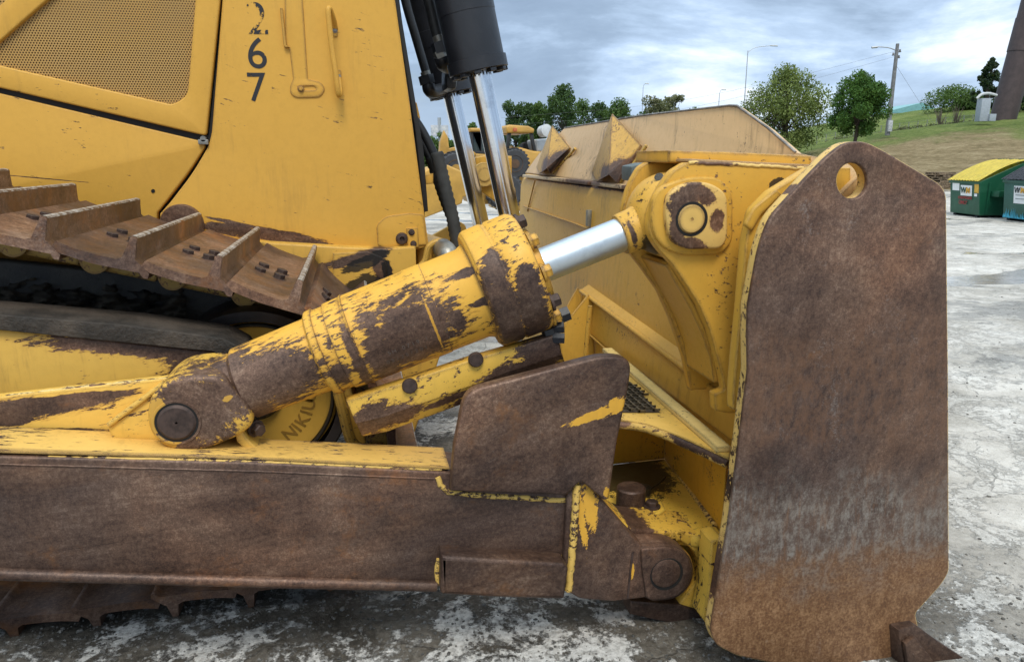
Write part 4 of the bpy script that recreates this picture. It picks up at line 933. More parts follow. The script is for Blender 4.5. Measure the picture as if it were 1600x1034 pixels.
bead([(686,872),(683,890),(686,912)], YA, .010, WELD, PA); bead([(770,876),(870,882),(884,880)], YA-.012, .006, WELD, PA)
# skid bar along the bottom
plate('skid_bar', [(690,869,3),(882,880,3),(889,888,4),(882,937,5),(780,934),(689,929,4)], YA-.075, .09, surf('skid_steel', bare=True, edge=0, chips=0, aniso=5, ang=5, rust=.5, grey=.25), PA, .014)
# standing side gusset (the big rounded plate)
GST = surf('gusset_steel', bare=True, edge=0, chips=0, aniso=3, ang=24, rust=.34, grey=.38, scratch=.35, dark=-.2, yspots=[(V(935,646,2.25), (.10,.3,.015), 16), (V(962,634,2.25), (.04,.3,.022), 22), (V(948,768,2.25), (.014,.3,.022), 0)], ragged=1.25)
plate('side_gusset', [(727,612,26),(945,555,34),(988,560,30),(984,600,18),(965,690),(952,780),(944,782),(908,752,8),(892,768,8),(885,774),(704,768),(710,700)], YA-.055, .055, GST, PA, .012)
# far-side twin seen through the gap under the hood
plate('side_gusset', [(615,388),(668,372,5),(716,345,9),(729,352,8),(728,398),(720,440),(615,440)], 5.85, .05, surf('far_gusset', (.55,.33,.07), chips=.2, edge=.4, dirt=.5), PA, .01)
# fork end around the lower pin
FRK = surf('fork_steel', bare=True, edge=0, chips=0, aniso=2, ang=70, rust=.42, grey=.35, dark=-.15, yspots=[(V(905,800,YA), (.016,.3,.14), 8), (V(920,785,YA), (.028,.3,.09), 8), (V(985,885,YA), (.006,.3,.04), 0)], ragged=1.2)
FK = plate('fork_end', [(886,776,4),(898,752,8),(912,749,6),(926,762,5),(948,790),(988,836,12),(1004,853),(1050,850,22),(1082,868,26),(1086,905,30),(1062,936,22),(1020,940,4),(1008,934),(960,940),(905,936,8),(884,922,5),(880,880)], YA-.022, .10, FRK, PA, .010)
plate('fork_cheek', [(1002,858,4),(1050,853,22),(1079,870,24),(1083,905,28),(1060,933,22),(1018,938,3),(1010,932),(1004,890)], YA-.034, .03, FRK, PA, .006)
bead([(902,756),(899,800),(894,860),(888,922)], YA-.024, .014, WELD, PA)
bead([(989,862),(984,900),(981,934)], YA-.024, .004, BOLTM, PA)
pn = lathe('lower_pin', V(1042,897,YA-.046), (0,1,0), [(.0,.003),(.003,.004),(.003,.050),(.006,.056),(.03,.057)], FRK, PA, 48); 
link('pin_groove', lathe_mesh(V(1042,897,YA-.0365), (0,1,0), [(0,.0575),(0,.064),(.004,.065),(.01,.0655)], 48), simple('groove_black', (.008,.007,.006), .8), PA)
plate('fork_inner', [(940,775),(990,834,12),(1006,851),(1050,848,22),(1082,866,26),(1086,905,30),(1062,934,22),(1000,930),(940,900)], YA+.076, .09, YP, PA, .006)
# upstanding web on the arm with clevis
WEB = surf('web_paint', (.68,.41,.07), chips=.55, edge=.45, dirt=.25, aniso=5, ang=9, ragged=.8, fade=.5,
           spots=[(V(20,640,2.5), (.30,.3,.035), 3), (V(110,622,2.5), (.22,.3,.014), 3), (V(-40,655,2.5), (.2,.3,.03), 0), (V(60,672,2.5), (.25,.3,.008), -4)])
YW = 2.50
plate('arm_web', [(-500,700),(-400,640),(-20,622),(0,620),(160,602),(290,588,8),(345,600),(372,660,10),(392,690,12),(430,712),(440,730),(-500,720)], YW, .05, WEB, PA, .006)
bead([(-60,628),(0,622),(100,609),(215,597),(300,588)], YW+.012, .008, surf('silvered_edge', (.62,.46,.18), chips=1.0, edge=0, dirt=.4, grey=.7, aniso=3), PA, 'web_edge', .3)
plate('web_gusset', [(168,668,2),(170,660),(252,600,3),(262,597),(300,640),(330,700),(232,688),(176,686,3)], YW-.07, .08, WEB, PA, .005)
bead([(170,664),(210,634),(258,598)], YW-.072, .010, WEB, PA, 'gusset_edge', .05)
plate('curved_foot', [(366,672),(378,672,3),(388,688,8),(404,702,5),(425,708,3),(422,716,3),(400,713),(380,700,10),(370,690)], YW-.10, .12, WEB, PA, .005)
plate('rear_ear', [(292,588),(300,574,6),(330,564,12),(352,566,4),(352,600),(300,606)], YW+.10, .06, WEB, PA, .006)
bead([(-60,712),(0,714),(230,716),(430,722),(690,733)], YA+.012, .007, WELD, PA, 'weld_bead', .25)

# ---- tilt cylinder
A0 = V(293, 634, 2.50); A1 = V(1048, 336, 2.47); AX = (A1-A0).normalized(); LA = (A1-A0).length
CANG = -math.degrees(math.atan2(AX.z, AX.x))   # streaks follow the cylinder
def at(px):
    lo_, hi_ = -1., LA+1.
    for _ in range(40):
        m = (lo_+hi_)/2; p = A0+AX*m; rel = p-Vector((0,0,CAM_H)); x = 800+FPX*rel.dot(rt)/rel.dot(fw)
        if x < px: lo_ = m
        else: hi_ = m
    return m
def front(px, dv=0., r=.16): # point on the near side of the barrel, dv metres up the flank
    p = A0+AX*at(px); n = Vector((AX.z, 0, -AX.x))*-1
    return p+Vector((0,-math.sqrt(max(0, r*r-dv*dv)),0))+n*dv
AR = -CANG
CYL = surf('cylinder_paint', (.66,.36,.045), chips=.7, edge=.35, dirt=.2, ang=-CANG*-1 if False else math.degrees(math.atan2(AX.z, AX.x)), aniso=3.2, ragged=1.0, rust=.25, grey=.3, dark=-.15,
   spots=[(front(640,-.02), (.165,.2,.135), AR), (front(585,-.04), (.06,.2,.17), AR), (front(440,.0,.12), (.15,.2,.10), AR), (front(395,-.01,.12), (.07,.2,.14), AR),
          (front(552,-.02,.15), (.02,.2,.16), AR), (front(522,-.055,.15), (.035,.2,.045), AR), (front(360,.02,.11), (.06,.3,.11), AR), (front(735,.10), (.06,.2,.014), AR), (front(745,.0), (.07,.2,.014), AR), (front(700,-.03), (.035,.2,.05), AR)],
   yspots=[(front(668,-.02,.165), (.005,.3,.10), AR)])
def seg(name, stations, mat, par, sg=72):
    return link(name, lathe_mesh(A0, AX, [(at(p)+o, r) for p, o, r in stations], sg), mat, par)
TC = link('tilt_cylinder', lathe_mesh(A0, AX, [(at(340),.0),(at(340),.108),(at(378),.112),(at(383),.120),(at(384),.124),(at(500),.131),(at(503),.136)], 72), CYL, DZ, 'scraped hydraulic tilt cylinder with peeled yellow paint')
seg('collar', [(499,0,.10),(499,0,.140),(502,0,.150),(512,0,.152),(513,0,.146),(530,0,.146),(531,0,.153),(556,0,.156),(558,0,.150)], CYL, TC)
seg('barrel', [(556,0,.12),(556,0,.158),(560,0,.162),(560.5,0,.157),(652,0,.159),(654,0,.1615),(680,0,.1615),(681,0,.159),(738,0,.161),(748,0,.172)], CYL, TC)
HDM = surf('head_paint', (.66,.36,.045), chips=.8, edge=.7, dirt=.2, ang=math.degrees(math.atan2(AX.z, AX.x)), aniso=2.4, rust=.22, grey=.3,
   spots=[(front(765,-.04,.22), (.055,.3,.16), AR), (front(765,-.13,.22), (.06,.3,.10), AR), (front(775,.10,.22), (.04,.3,.05), AR), (front(800,-.10,.22), (.06,.3,.12), AR), (front(805,.02,.22), (.04,.3,.05), AR)], ragged=1.1)
seg('cylinder_head', [(748,0,.15),(748,0,.196),(752,0,.208),(757,0,.212),(781,0,.214),(785,0,.208),(786,0,.208),(790,0,.214),(822,0,.214),(829,0,.206),(829,0,.12)], HDM, TC)
seg('gland', [(828,0,.13),(828,0,.152),(841,0,.150),(842,0,.14),(842,0,.07)], HDM, TC, 56)
nrm = Vector((-AX.z, 0, AX.x)); side = Vector((0,-1,0))
for k in range(10):
    a = R(12+k*36); c = A0+AX*at(829)+(nrm*math.cos(a)+side*math.sin(a))*.180
    link('head_bolt', bolt_mesh(c, AX, .024, .034), HDM if k % 3 else BOLTM, TC)
# key block on the collar and the head's lugs
link('key_block', join([slab_mesh([front(537,-.055,.15)+nrm*0+Vector((0,-.008,0)), front(560,-.055,.15)+Vector((0,-.012,0)), front(560,-.125,.15)+Vector((0,-.02,0)), front(537,-.125,.15)+Vector((0,-.01,0))], (0,.06,0), .006)]), STL, TC)
link('head_port', join([lathe_mesh(A0+AX*at(822)-nrm*.20+side*.06, -nrm, [(0,.03),(.05,.03),(.05,.02)], 6), lathe_mesh(A0+AX*at(845)-nrm*.18+side*.05, AX, [(0,.028),(.03,.028)], 6)]), BLK, TC)
for dv, px, txt_, sz in ((-.005,646,'5H 0719 E70-04',.021),(-.038,643,'05/25/2012 C 11',.023)):
    for i, ch in enumerate(txt_):
        if ch == ' ': continue
        p = A0+AX*(at(px)+(i-len(txt_)/2)*.0165); r_ = .160; th = math.asin(dv/r_)-.28
        n_ = (nrm*math.sin(th)+side*math.cos(th)).normalized(); p = p+n_*(r_+.0003)
        link('stamped_mark', text_mesh(ch, sz, face_mat(p, AX, n_), .0002), simple('stamp_scratch', (.155,.12,.10), .5), TC, smooth=False) if i % 1 == 0 else None
# rod and rod end
link('rod', lathe_mesh(A0, AX, [(at(830),.0605),(at(972),.0605)], 56), CHR2, TC)
REM = surf('rod_end_paint', (.60,.34,.05), chips=.55, edge=.5, dirt=.3, spots=[(A0+AX*at(978)+Vector((0,-.08,-.0)), (.010,.1,.05), AR)], grease=[(A0+AX*at(1003)-nrm*.05, (.04,.2,.07), 0)], aniso=1)
re = seg('rod_end', [(969,0,.06),(969,0,.070),(972,0,.0735),(990,0,.076),(1000,0,.082),(1012,0,.10),(1024,0,.115)], REM, TC, 56)
link('eye', lathe_mesh(A1+Vector((0,-.095,0)), (0,1,0), [(0,.10),(0,.13),(.02,.143),(.06,.150),(.13,.150),(.17,.143),(.19,.13),(.19,.10)], 64), REM, re)
lathe('grease_port', A1+Vector((-.075,-.055,.135)), (-.5,-.6,.6), [(0,.016),(.001,.0)], OIL, re, 16)
# rear lug on the web
LUG = surf('lug_paint', (.64,.38,.06), chips=.5, edge=.35, dirt=.2, aniso=1.5, ang=-30, rust=.12, grey=.30,
   spots=[(V(318,640,2.36), (.175,.3,.145), 20), (V(285,690,2.36), (.09,.3,.05), 20), (V(276,620,2.36), (.08,.3,.05), 20)], yspots=[(V(243,650,2.36), (.030,.3,.06), -20), (V(356,622,2.36), (.018,.3,.008), 30), (V(262,695,2.36), (.05,.3,.02), 30)], ragged=1.0)
lg = plate('rear_lug', [(228,655,14),(232,620,20),(262,594,26),(300,586,20),(345,588,14),(382,630),(398,662,14),(375,682,16),(318,705,22),(280,709,22),(250,696,20),(234,678,14)], 2.355, .30, LUG, TC, .022)
link('pin_recess', lathe_mesh(V(276,660,2.354), (0,1,0), [(0,.064),(-.003,.066),(-.003,.072),(.003,.075)], 48), LUG, lg)
link('lug_pin', lathe_mesh(V(276,660,2.352), (0,1,0), [(.0,.003),(-.006,.0045),(-.006,.050),(-.002,.056),(.0,.058)], 48), BOLTM, lg)
link('pin_groove', lathe_mesh(V(276,660,2.3535), (0,1,0), [(0,.058),(-.0006,.0585),(-.0006,.0645),(0,.065)], 48), simple('groove_black', (.008,.007,.006), .8), lg)
link('retainer_bolt', join([bolt_mesh(V(398,668,2.44), (.6,-.7,-.1), .022, .035)]), BOLTM, TC)

# ---- bolted hose guard under the cylinder
GDM = surf('hose_guard_paint', (.66,.40,.06), chips=.8, edge=.8, dirt=.2, ang=math.degrees(math.atan2(AX.z, AX.x)), aniso=2, rust=.25, ragged=1.0,
   spots=[(V(580,655,2.40), (.09,.3,.06), AR), (V(615,652,2.40), (.11,.3,.035), AR), (V(800,580,2.40), (.15,.3,.035), AR), (V(850,552,2.40), (.10,.3,.07), AR), (V(700,625,2.4), (.1,.3,.015), AR)])
HG = link('hose_guard', join([plate_mesh([(541,627),(640,594),(735,562),(812,540),(868,523,4),(876,540),(879,556),(800,582),(700,618),(600,654),(556,664,4)], 2.385, .06, .008),
        slab_mesh([V(556,661,2.386), V(600,651,2.386), V(879,553,2.386), V(885,572,2.43), V(604,675,2.43), V(566,682,2.43)], (0,.10,0), .006),
        slab_mesh([V(541,628,2.386), V(868,524,2.386), V(862,518,2.47), V(544,618,2.47)], (0,.02,-.03), .004)]), GDM, DZ, 'bolted hose guard under the cylinder')
for x, y in ((640,602),(743,561)): link('guard_bolt', lathe_mesh(V(x,y,2.384), (0,-1,0), [(0,.026),(.010,.026),(.016,.022)], 22), BOLTM, HG)
link('port_cap', join([lathe_mesh(V(868,512,2.42), (.9,-.3,.1), [(0,.022),(.03,.022)], 6), lathe_mesh(V(864,528,2.40), (.9,-.3,.0), [(0,.02),(.04,.02)], 6)]), BLK, HG)

# ---- blade
XB = 1.42
# moldboard back sheet: a curved skin across the whole width
def sheet(pts_rows, th, mat, par, name, label=None):
    bm = bmesh.new(); rows = [[bm.verts.new(p) for p in r] for r in pts_rows]
    for a, b_ in zip(rows, rows[1:]):
        for k in range(len(a)-1): bm.faces.new((a[k], a[k+1], b_[k+1], b_[k]))
    bmesh.ops.recalc_face_normals(bm, faces=bm.faces); bmesh.ops.solidify(bm, geom=list(bm.faces), thickness=th)
    return link(name, bm_mesh(bm), mat, par, label)
zl = Q(1040, 298, XB).z; yfar = Q(812, 276, XB).y
prof_b = [(XB+.02,.14),(XB-.02,.5),(XB-.02,.9),(XB,1.25),(XB+.01,zl-.09),(XB+.03,zl-.03),(XB+.07,zl)]
rows = [[(x, yy, z) for x, z in prof_b] for yy in (2.07, 3.0, 4.0, 5.0, yfar)]
BACK = surf('moldboard_paint', (.60,.34,.05), chips=.35, edge=.25, dirt=.55, fade=.4, aniso=1, spots=[(Q(930,290,XB), (.1,1.2,.022)), (Q(870,283,XB), (.1,.9,.02))], ragged=.5, grey=.6)
BL = sheet(rows, .04, BACK, DZ, 'blade', 'broad yellow blade seen from behind, with pointed braces and rusty end plate')
# front moldboard, curved forward (seen from other sides)
pf = [(XB+.12,.12),(XB+.12,.6),(XB+.1,1.1),(XB+.16,1.5),(XB+.20,zl+.02)]
sheet([[(x, yy, z) for x, z in pf] for yy in (2.07, 4.0, yfar)], .03, BACK, BL, 'moldboard')
sheet([[(x+t*.6, yfar+t*1.0, z) for x, z in prof_b] for t in (0, 1.)], .05, BACK, BL, 'wing')
# seam lines and welded ledge on the back sheet
def bead3(P_, r, mat, par, name='weld_bead'): return tube(name, P_, r, mat, par, 8, 0)
bead3([Q(x, y, XB-.002) for x, y in ((818,322),(900,350),(1000,392))], .007, BACK, BL)
bead3([Q(836,281,XB-.004), Q(824,330,XB-.004)], .006, BACK, BL)
b_ = Q(919, 341, XB-.01); box('bracket_tab', (XB-.02, b_.y-.02, b_.z-.05), (XB+.01, b_.y+.02, b_.z+.05), simple('tab_grey', (.28,.27,.22), .5, .2, .3, 20), BL)
link('lip_seam', join([box_mesh((XB+.0, y0, zl-.018), (XB+.09, y1, zl+.006), .008) for y0, y1 in ((2.6,3.55),(3.62,4.4),(4.47,yfar-.1))]), surf('lip_worn', (.60,.45,.25), chips=.7, edge=.5, dirt=.4, grey=.8, aniso=1, spots=[((XB+.04,3.6,zl),(.2,.3,.1)), ((XB+.04,4.6,zl),(.2,.4,.1)), ((XB+.04,2.9,zl),(.2,.2,.1))]), BL)
# spill guard standing on the lip
XG = 1.62
gp = [Q(820,270,XB+.06), Q(842,240,XB+.12), Q(882,200,XG), Q(1000,181,XG), Q(1140,165,XG), Q(1152,165.5,XG), Q(1200,200,XG), Q(1243,238,XG), Vector((XG,2.14,Q(1330,262,XG).z)), Vector((XB+.06,2.14,Q(1300,330,XB+.06).z))]
sg_ = slab('spill_guard', gp, (.035,0,-.01), YP2, BL, .006)
def on_guard(px, py):
    # ray against the guard plane
    n_ = (gp[4]-gp[2]).cross(gp[0]-gp[2]).normalized(); d_ = ray(px, py); o = Vector((0,0,CAM_H)); t = (gp[2]-o).dot(n_)/d_.dot(n_); return o+d_*t
tube('guard_edge', [Q(882,200,XG), Q(1000,181,XG), Q(1140,165,XG), Q(1152,165.5,XG), Q(1200,200,XG), Q(1243,238,XG)], .005, simple('edge_grey', (.34,.32,.30), .6, .3, .4, 12), sg_, 8, 0)
BR = surf('brace_paint', (.52,.30,.06), chips=.7, edge=1.1, dirt=.5, aniso=1.5, ang=-50, spots=[(on_guard(985,262)+Vector((-.06,0,-.02)), (.09,.3,.05), 50), (on_guard(882,250)+Vector((-.06,0,-.02)), (.12,.4,.05), 50)], ragged=.6)
for apx, l1, l2, rd, r1, r2 in (((956,178),(924,270),(937,284),(951,273),(1002,227),(963,285)), ((862,196),(838,261),(846,272),(854,263),(891,231),(859,270))):
    apex = on_guard(*apx)+Vector((-.07,0,0)); e_ = .16
    L_1 = on_guard(*l1)+Vector((-.0,0,0)); L_2 = on_guard(*l2)+Vector((-.02,0,0)); RD = on_guard(*rd)
    o = Vector((0,0,CAM_H)); RD = o+(RD-o)*.93; R_1 = on_guard(*r1)+Vector((-.004,0,0)); R_2 = on_guard(*r2); R_2 = o+(R_2-o)*.97
    ap = on_guard(*apx); ap = o+(ap-o)*.965; L_2 = o+(L_2-o)*.985
    bc = join([slab_mesh([ap, L_1, L_2, RD], (.012,.006,0), .002), slab_mesh([ap, RD, R_2, R_1], (.012,-.0,-.006), .002)])
    bo = link('pointed_brace', bc, BR, BL)
    tube('weld_bead', [on_guard(r1[0]+8, r1[1]+1), on_guard((r1[0]+r2[0])/2+7, (r1[1]+r2[1])/2+1), on_guard(r2[0]+6, r2[1])], .010, WELD, bo, 8, 0)
# grey block just behind the ear
g0 = V(985,262,3.05); link('work_lamp', slab_mesh([V(986,260,3.0), V(1012,254,3.0), V(1012,282,3.0), V(986,284,3.0)], (.03,.2,0), .01), simple('grey_block', (.10,.13,.13), .6, 0, .2, 10), BL)

# end plate
def zone_end(T, co, base, cs):
    s = T.new('ShaderNodeSeparateXYZ'); T.put(s.inputs[0], co)
    n = T.noise(co, 2.4, 7, .62, .4); f = T.noise(T.vm('MULTIPLY', co, (1,1,.55)), 30, 8, .8); g = T.noise(co, 95, 4, .75); q = T.noise(T.vm('MULTIPLY', co, (.35,1,1)), 6, 6, .7)
    z = T.m('ADD', T.m('SUBTRACT', s.outputs[2], .12), T.m('ADD', T.m('MULTIPLY', T.m('SUBTRACT', n, .5), .55), T.m('MULTIPLY', T.m('SUBTRACT', q, .5), .25)))
    grey = T.ramp(T.m('ADD', T.m('MULTIPLY', f, .6), T.m('MULTIPLY', g, .4)), [(.38, (.09,.060,.045)), (.48, (.16,.125,.103)), (.58, (.25,.225,.195))])
    band = T.m('MULTIPLY', T.step(z, .20, .34), T.step(z, .50, .68, 1., 0.))
    base = T.mix(T.m('MULTIPLY', T.m('MULTIPLY', band, .85), T.step(T.m('ADD', f, T.m('MULTIPLY', T.m('SUBTRACT', n, .5), .6)), .34, .62)), base, grey)
    rust = T.ramp(T.m('ADD', T.m('MULTIPLY', f, .5), T.m('MULTIPLY', g, .5)), [(.36, (.075,.036,.020)), (.48, (.185,.090,.040)), (.60, (.38,.22,.11))])
    vs_ = T.step(T.noise(T.vm('MULTIPLY', co, (1,1,.10)), 38, 6, .8), .50, .68); base = T.mix(T.m('MULTIPLY', T.m('MULTIPLY', band, vs_), .6), base, (.19,.095,.048))
    low = T.step(T.m('ADD', z, T.m('MULTIPLY', T.m('SUBTRACT', f, .5), .35)), .40, .16)
    base = T.mix(T.m('MULTIPLY', low, .92), base, rust)
    bb = T.m('MULTIPLY', T.step(z, .66, .80), T.step(z, 1.0, 1.25, 1., 0.))
    base = T.mix(T.m('MULTIPLY', T.m('MULTIPLY', bb, .55), T.step(f, .40, .6)), base, (.17,.088,.050))
    # pale scuffed haze up the left side and faint speckle everywhere
    sm = T.step(T.m('ADD', T.noise(co, 4.5, 6, .7, .8), T.m('MULTIPLY', T.m('SUBTRACT', g, .5), .8)), .60, .82, 0., .5)
    base = T.mix(sm, base, (.25,.22,.20))
    return base
ENDM = surf('end_plate_steel', paint=(.62,.40,.10), bare=True, edge=0, chips=0, aniso=1.6, ang=60, rust=.34, grey=.45, dark=-.2, zones=zone_end, scratch=.45)
ep_pts = [(1350,220,20),(1382,236,14),(1471,289,14),(1479,305,8),(1482,587),(1483,893,8),(1471,913,10),(1430,958,6),(1436,985,8),(1425,1040),(1400,1062),(1209,1036,8),(1152,1024,8),(1120,1008,8),(1111,988,8),(1121,926,14),(1140,813),(1157,684),(1170,579),(1169,520,16),(1170,478),(1186,389,24),(1203,340,20),(1261,277),(1294,243,14),(1320,223,12)]
YE = 2.0
EP = plate('end_plate', ep_pts, YE, .020, ENDM, BL, .007, holes=[ell(1332,282.5,24,28,48)])
EDG = surf('end_plate_edge_paint', (.64,.42,.12), chips=.85, edge=.5, dirt=.3, aniso=1, fade=.6, ragged=.8, spots=[(V(1128,900,2.04), (.04,.3,.12)), (V(1145,760,2.04), (.015,.3,.06)), (V(1240,300,2.04), (.03,.3,.02), -40)])
plate('end_plate_core', [(x+(.0), y, *r) for x, y, *r in ep_pts], YE+.019, .052, EDG, BL, .004, holes=[ell(1332,282.5,24,28,48)])
# end bit / cutting edge flaring out at the foot
link('cutting_edge', join([slab_mesh([V(1404,984,1.96), V(1432,976,1.97), V(1470,1004,1.95), V(1545,1052,1.93), V(1520,1075,1.93), V(1412,1052,1.95)], (-.02,.12,0), .008), slab_mesh([V(1408,1000,1.955), V(1425,990,1.955), V(1455,1030,1.93), V(1415,1045,1.95)], (0,-.02,0), .006)]), surf('edge_steel', bare=True, chips=0, edge=0, dark=.35, grey=.3, aniso=3, ang=-35, rust=.1), BL)
link('base_edge', slab_mesh([(XB+.1,2.09,.0),(XB+.16,2.09,.0),(XB+.16,yfar,.0),(XB+.1,yfar,.0)], (0,0,.28), .006), STL, BL)
# stiffener strip between ear and end plate
STI = surf('stiffener_paint', (.58,.33,.045), chips=.35, edge=.7, dirt=.3, aniso=1)
plate('stiffener', [(1146,612,3),(1150,560),(1158,480),(1166,380),(1176,330,8),(1205,300,6),(1268,262),(1330,262),(1330,640),(1146,640)], 2.16, .05, STI, BL, .006)
plate('stiffener_pad', [(1164,352,6),(1178,325,6),(1214,296,4),(1222,304),(1190,336,6),(1176,362)], 2.145, .02, STI, BL, .006)

# ear plates, pin boss
ear = [(1073,254,4),(1160,257),(1300,262),(1330,330),(1330,640),(1138,646,3),(1118,642,3),(1117,616,3),(1133,610,4),(1128,584),(1110,517),(1094,479),(1076,450),(1051,413),(1026,386,14),(1013,361,14),(1016,330,16),(1030,298,16),(1050,268,8)]
EARM = surf('ear_paint', (.58,.32,.040), chips=.40, edge=.8, dirt=.4, aniso=1.5, spots=[(V(1125,252,2.32), (.05,.3,.010)), (V(1180,256,2.32), (.10,.3,.006))], grease=[(V(1217,288,2.32), (.035,.2,.022))], ragged=.5)
YR = 2.32
EA = plate('ear_plate', ear, YR, .05, EARM, BL, .006)
plate('ear_plate', [(x*.893+551*.107-4, y*.893+245*.107, *r) for x, y, *r in ear[:5]]+[(1080,610),(1070,560),(1050,500),(1030,455),(1005,420),(985,395,10),(978,360,14),(972,330,14),(984,288,14),(1000,260,8),(1022,249,5)], 2.60, .045, EARM, BL, .006)
sheet([[V(1016,388,yy)+Vector((.02,0,0)) if False else V(x,y,2.34)+Vector((dx,yy,0)) for x, y, dx in ((1040,412,.03),(1062,450,.03),(1080,482,.03),(1098,520,.03),(1112,560,.03),(1118,600,.03))] for yy in (.03,.26)], .02, EARM, BL, 'ear_web')
BOSS = surf('boss_paint', (.63,.41,.12), chips=.35, edge=.3, dirt=.3, aniso=1, rust=.45, grey=.2, spots=[(V(1066,318,2.29), (.055,.3,.05), 20), (V(1058,350,2.29), (.035,.3,.07), 0), (V(1075,380,2.29), (.07,.3,.022), -15), (V(1118,342,2.29), (.028,.3,.038), 0), (V(1092,302,2.29), (.06,.3,.03), -30), (V(1060,335,2.29), (.04,.3,.08), 0)], ragged=.75)
bs_ = plate('pin_boss', [(1040,340,22),(1044,300,22),(1076,284,16),(1110,285,14),(1137,302,14),(1138,372,10),(1128,389,10),(1070,390,20),(1048,375,18)], 2.275, .046, BOSS, EA, .010)
plate('boss_ring', [(1016,345,30),(1020,298,30),(1070,276,26),(1124,276,22),(1146,300,20),(1146,378,20),(1128,398,20),(1062,400,30),(1028,382,20)], 2.303, .03, EARM, EA, .010)
link('ear_pin', lathe_mesh(V(1081,342.5,2.2705), (0,1,0), [(0,.0035),(-.003,.005),(-.003,.043),(.001,.047),(.004,.048)], 48), surf('pin_paint', (.62,.40,.11), chips=.5, edge=.2, dirt=.4), bs_)
link('pin_groove', lathe_mesh(V(1081,342.5,2.2738), (0,1,0), [(0,.0475),(-.0006,.048),(-.0006,.0565),(.001,.057)], 48), simple('groove_black', (.008,.007,.006), .8), bs_)
# top cap over the ears
cp = V(1046,236,2.36); c1_ = V(1268,243,2.33)
TOPM = surf('top_cap_paint', (.60,.33,.045), chips=.35, edge=.9, dirt=.2, aniso=1)
plate('top_cap', [(1044,235,2),(1150,238),(1268,244),(1268,266),(1073,256),(1044,254)], 2.42, .30, TOPM, BL, .006)
bead([(1076,254),(1120,256),(1200,260),(1268,264)], 2.322, .0065, surf('cap_weld', (.66,.46,.15), chips=.9, edge=0, dirt=.3, spots=[(V(1125,253,2.31), (.06,.3,.02))]), BL, 'weld_bead', .3)
slab('cap_shelf', [V(1076,253,2.32), V(1268,262,2.32), V(1268,262,2.32)+Vector((0,.12,.0)), V(1076,253,2.32)+Vector((0,.12,.0))], (0,0,.010), YP2, BL, .003)
# far-side ear
fe = plate('far_ear', [(742,246,3),(765,242,2),(800,246),(800,330),(790,345),(778,318),(752,300),(744,286,3)], 5.8, .06, EARM, BL, .01)
link('far_boss', lathe_mesh(V(756,273,5.79), (0,-1,0), [(0,.095),(.03,.09),(.032,.05),(.04,.05),(.04,.0)], 32), BOSS, fe)
# lower beam: ledge, panel and end gussets
XL = 1.36
lt = [Q(905,450,XL), Q(1078,575,XL), Q(1160,634,XL)]
LD = surf('ledge_paint', (.57,.32,.045), chips=.35, edge=.45, dirt=.4, aniso=1)
yL0, yL1 = 2.09, Q(908,452,XL).y
def zat(px, py): return Q(px, py, XL).z
zt0 = Q(908,452,XL).z; zt1 = Q(1078,577,XL).z; y1 = Q(1078,577,XL).y; slope = (zt0-zt1)/(yL1-y1)
zr = zt1-slope*(y1-yL0)
bm_l = slab_mesh([(XL, yL1, zt0), (XB, yL1, zt0+.04), (XB, yL0, zr+.04), (XL, yL0, zr)], (0,0,-.02), .003)
link('ledge', bm_l, LD, BL)
tube('ledge_edge', [(XL-.003, yL1, zt0-.01), (XL-.003, yL0, zr-.01)], .013, LD, BL, 8, 0)
link('box_panel', slab_mesh([(XL+.02, yL1-.06, zt0-.02), (XL+.02, yL0, zr-.02), (XL-.0, yL0, .72), (XL-.0, yL1-.06, .72)], (.02,0,0), .002), LD, BL)
zb = .55
tube('weld_bead', [Q(918,520,XL-.01), Q(958,556,XL-.01), Q(1010,600,XL-.01)], .006, LD, BL, 6, 0)
for pts_, yy in (([(920,460,2),(928,476),(930,600),(884,600),(874,530,2),(884,505)], Q(922,464,XL).y-.02), ([(903,449,2),(909,462),(925,600),(872,560),(862,520,2),(880,490)], Q(905,450,XL).y+.06)):
    plate('end_gusset', pts_, yy, .02, LD, BL, .004)
bead([(922,478),(918,520),(914,570)], 3.275, .012, LD, BL, 'weld_bead', .1)
# tread deck and its sloping flange
zd = .74
DKM = surf('deck_paint', (.64,.41,.085), chips=.4, edge=.6, dirt=.25, aniso=1, rust=.3)
dk = [G(940,650,zd), G(966,655,zd), G(1010,662,zd), G(1065,682,zd), G(1139,716,zd), G(1142,704,zd), G(957,549,zd), G(930,600,zd)]
DK = slab('step_deck', dk, (0,0,-.030), DKM, BL, .004)
fl0, fl1 = G(956,549,zd), G(1142,706,zd); dd = (fl1-fl0).normalized(); pd = Vector((dd.y,-dd.x,0))
if pd.x > 0: pd = -pd
slab('deck_flange', [fl0, fl1, fl1+pd*.055, fl0+pd*.055], (0,0,.022), surf('flange_paint', (.74,.55,.20), chips=.35, edge=.5, dirt=.25, aniso=1), BL, .004)
# broken brown edge under the deck
e_pts = [(966,657),(1010,663),(1065,684),(1139,718)]
tube('deck_edge', [G(x, y, zd)+Vector((0,0,-.018)) for x, y in e_pts], .016, surf('deck_edge_worn', (.64,.42,.10), chips=.9, edge=.9, dirt=.3, spots=[(G(1075,690,zd), (.07,.2,.03)), (G(975,660,zd), (.03,.2,.02)), (G(1120,712,zd), (.05,.2,.02))]), DK, 10, 4)
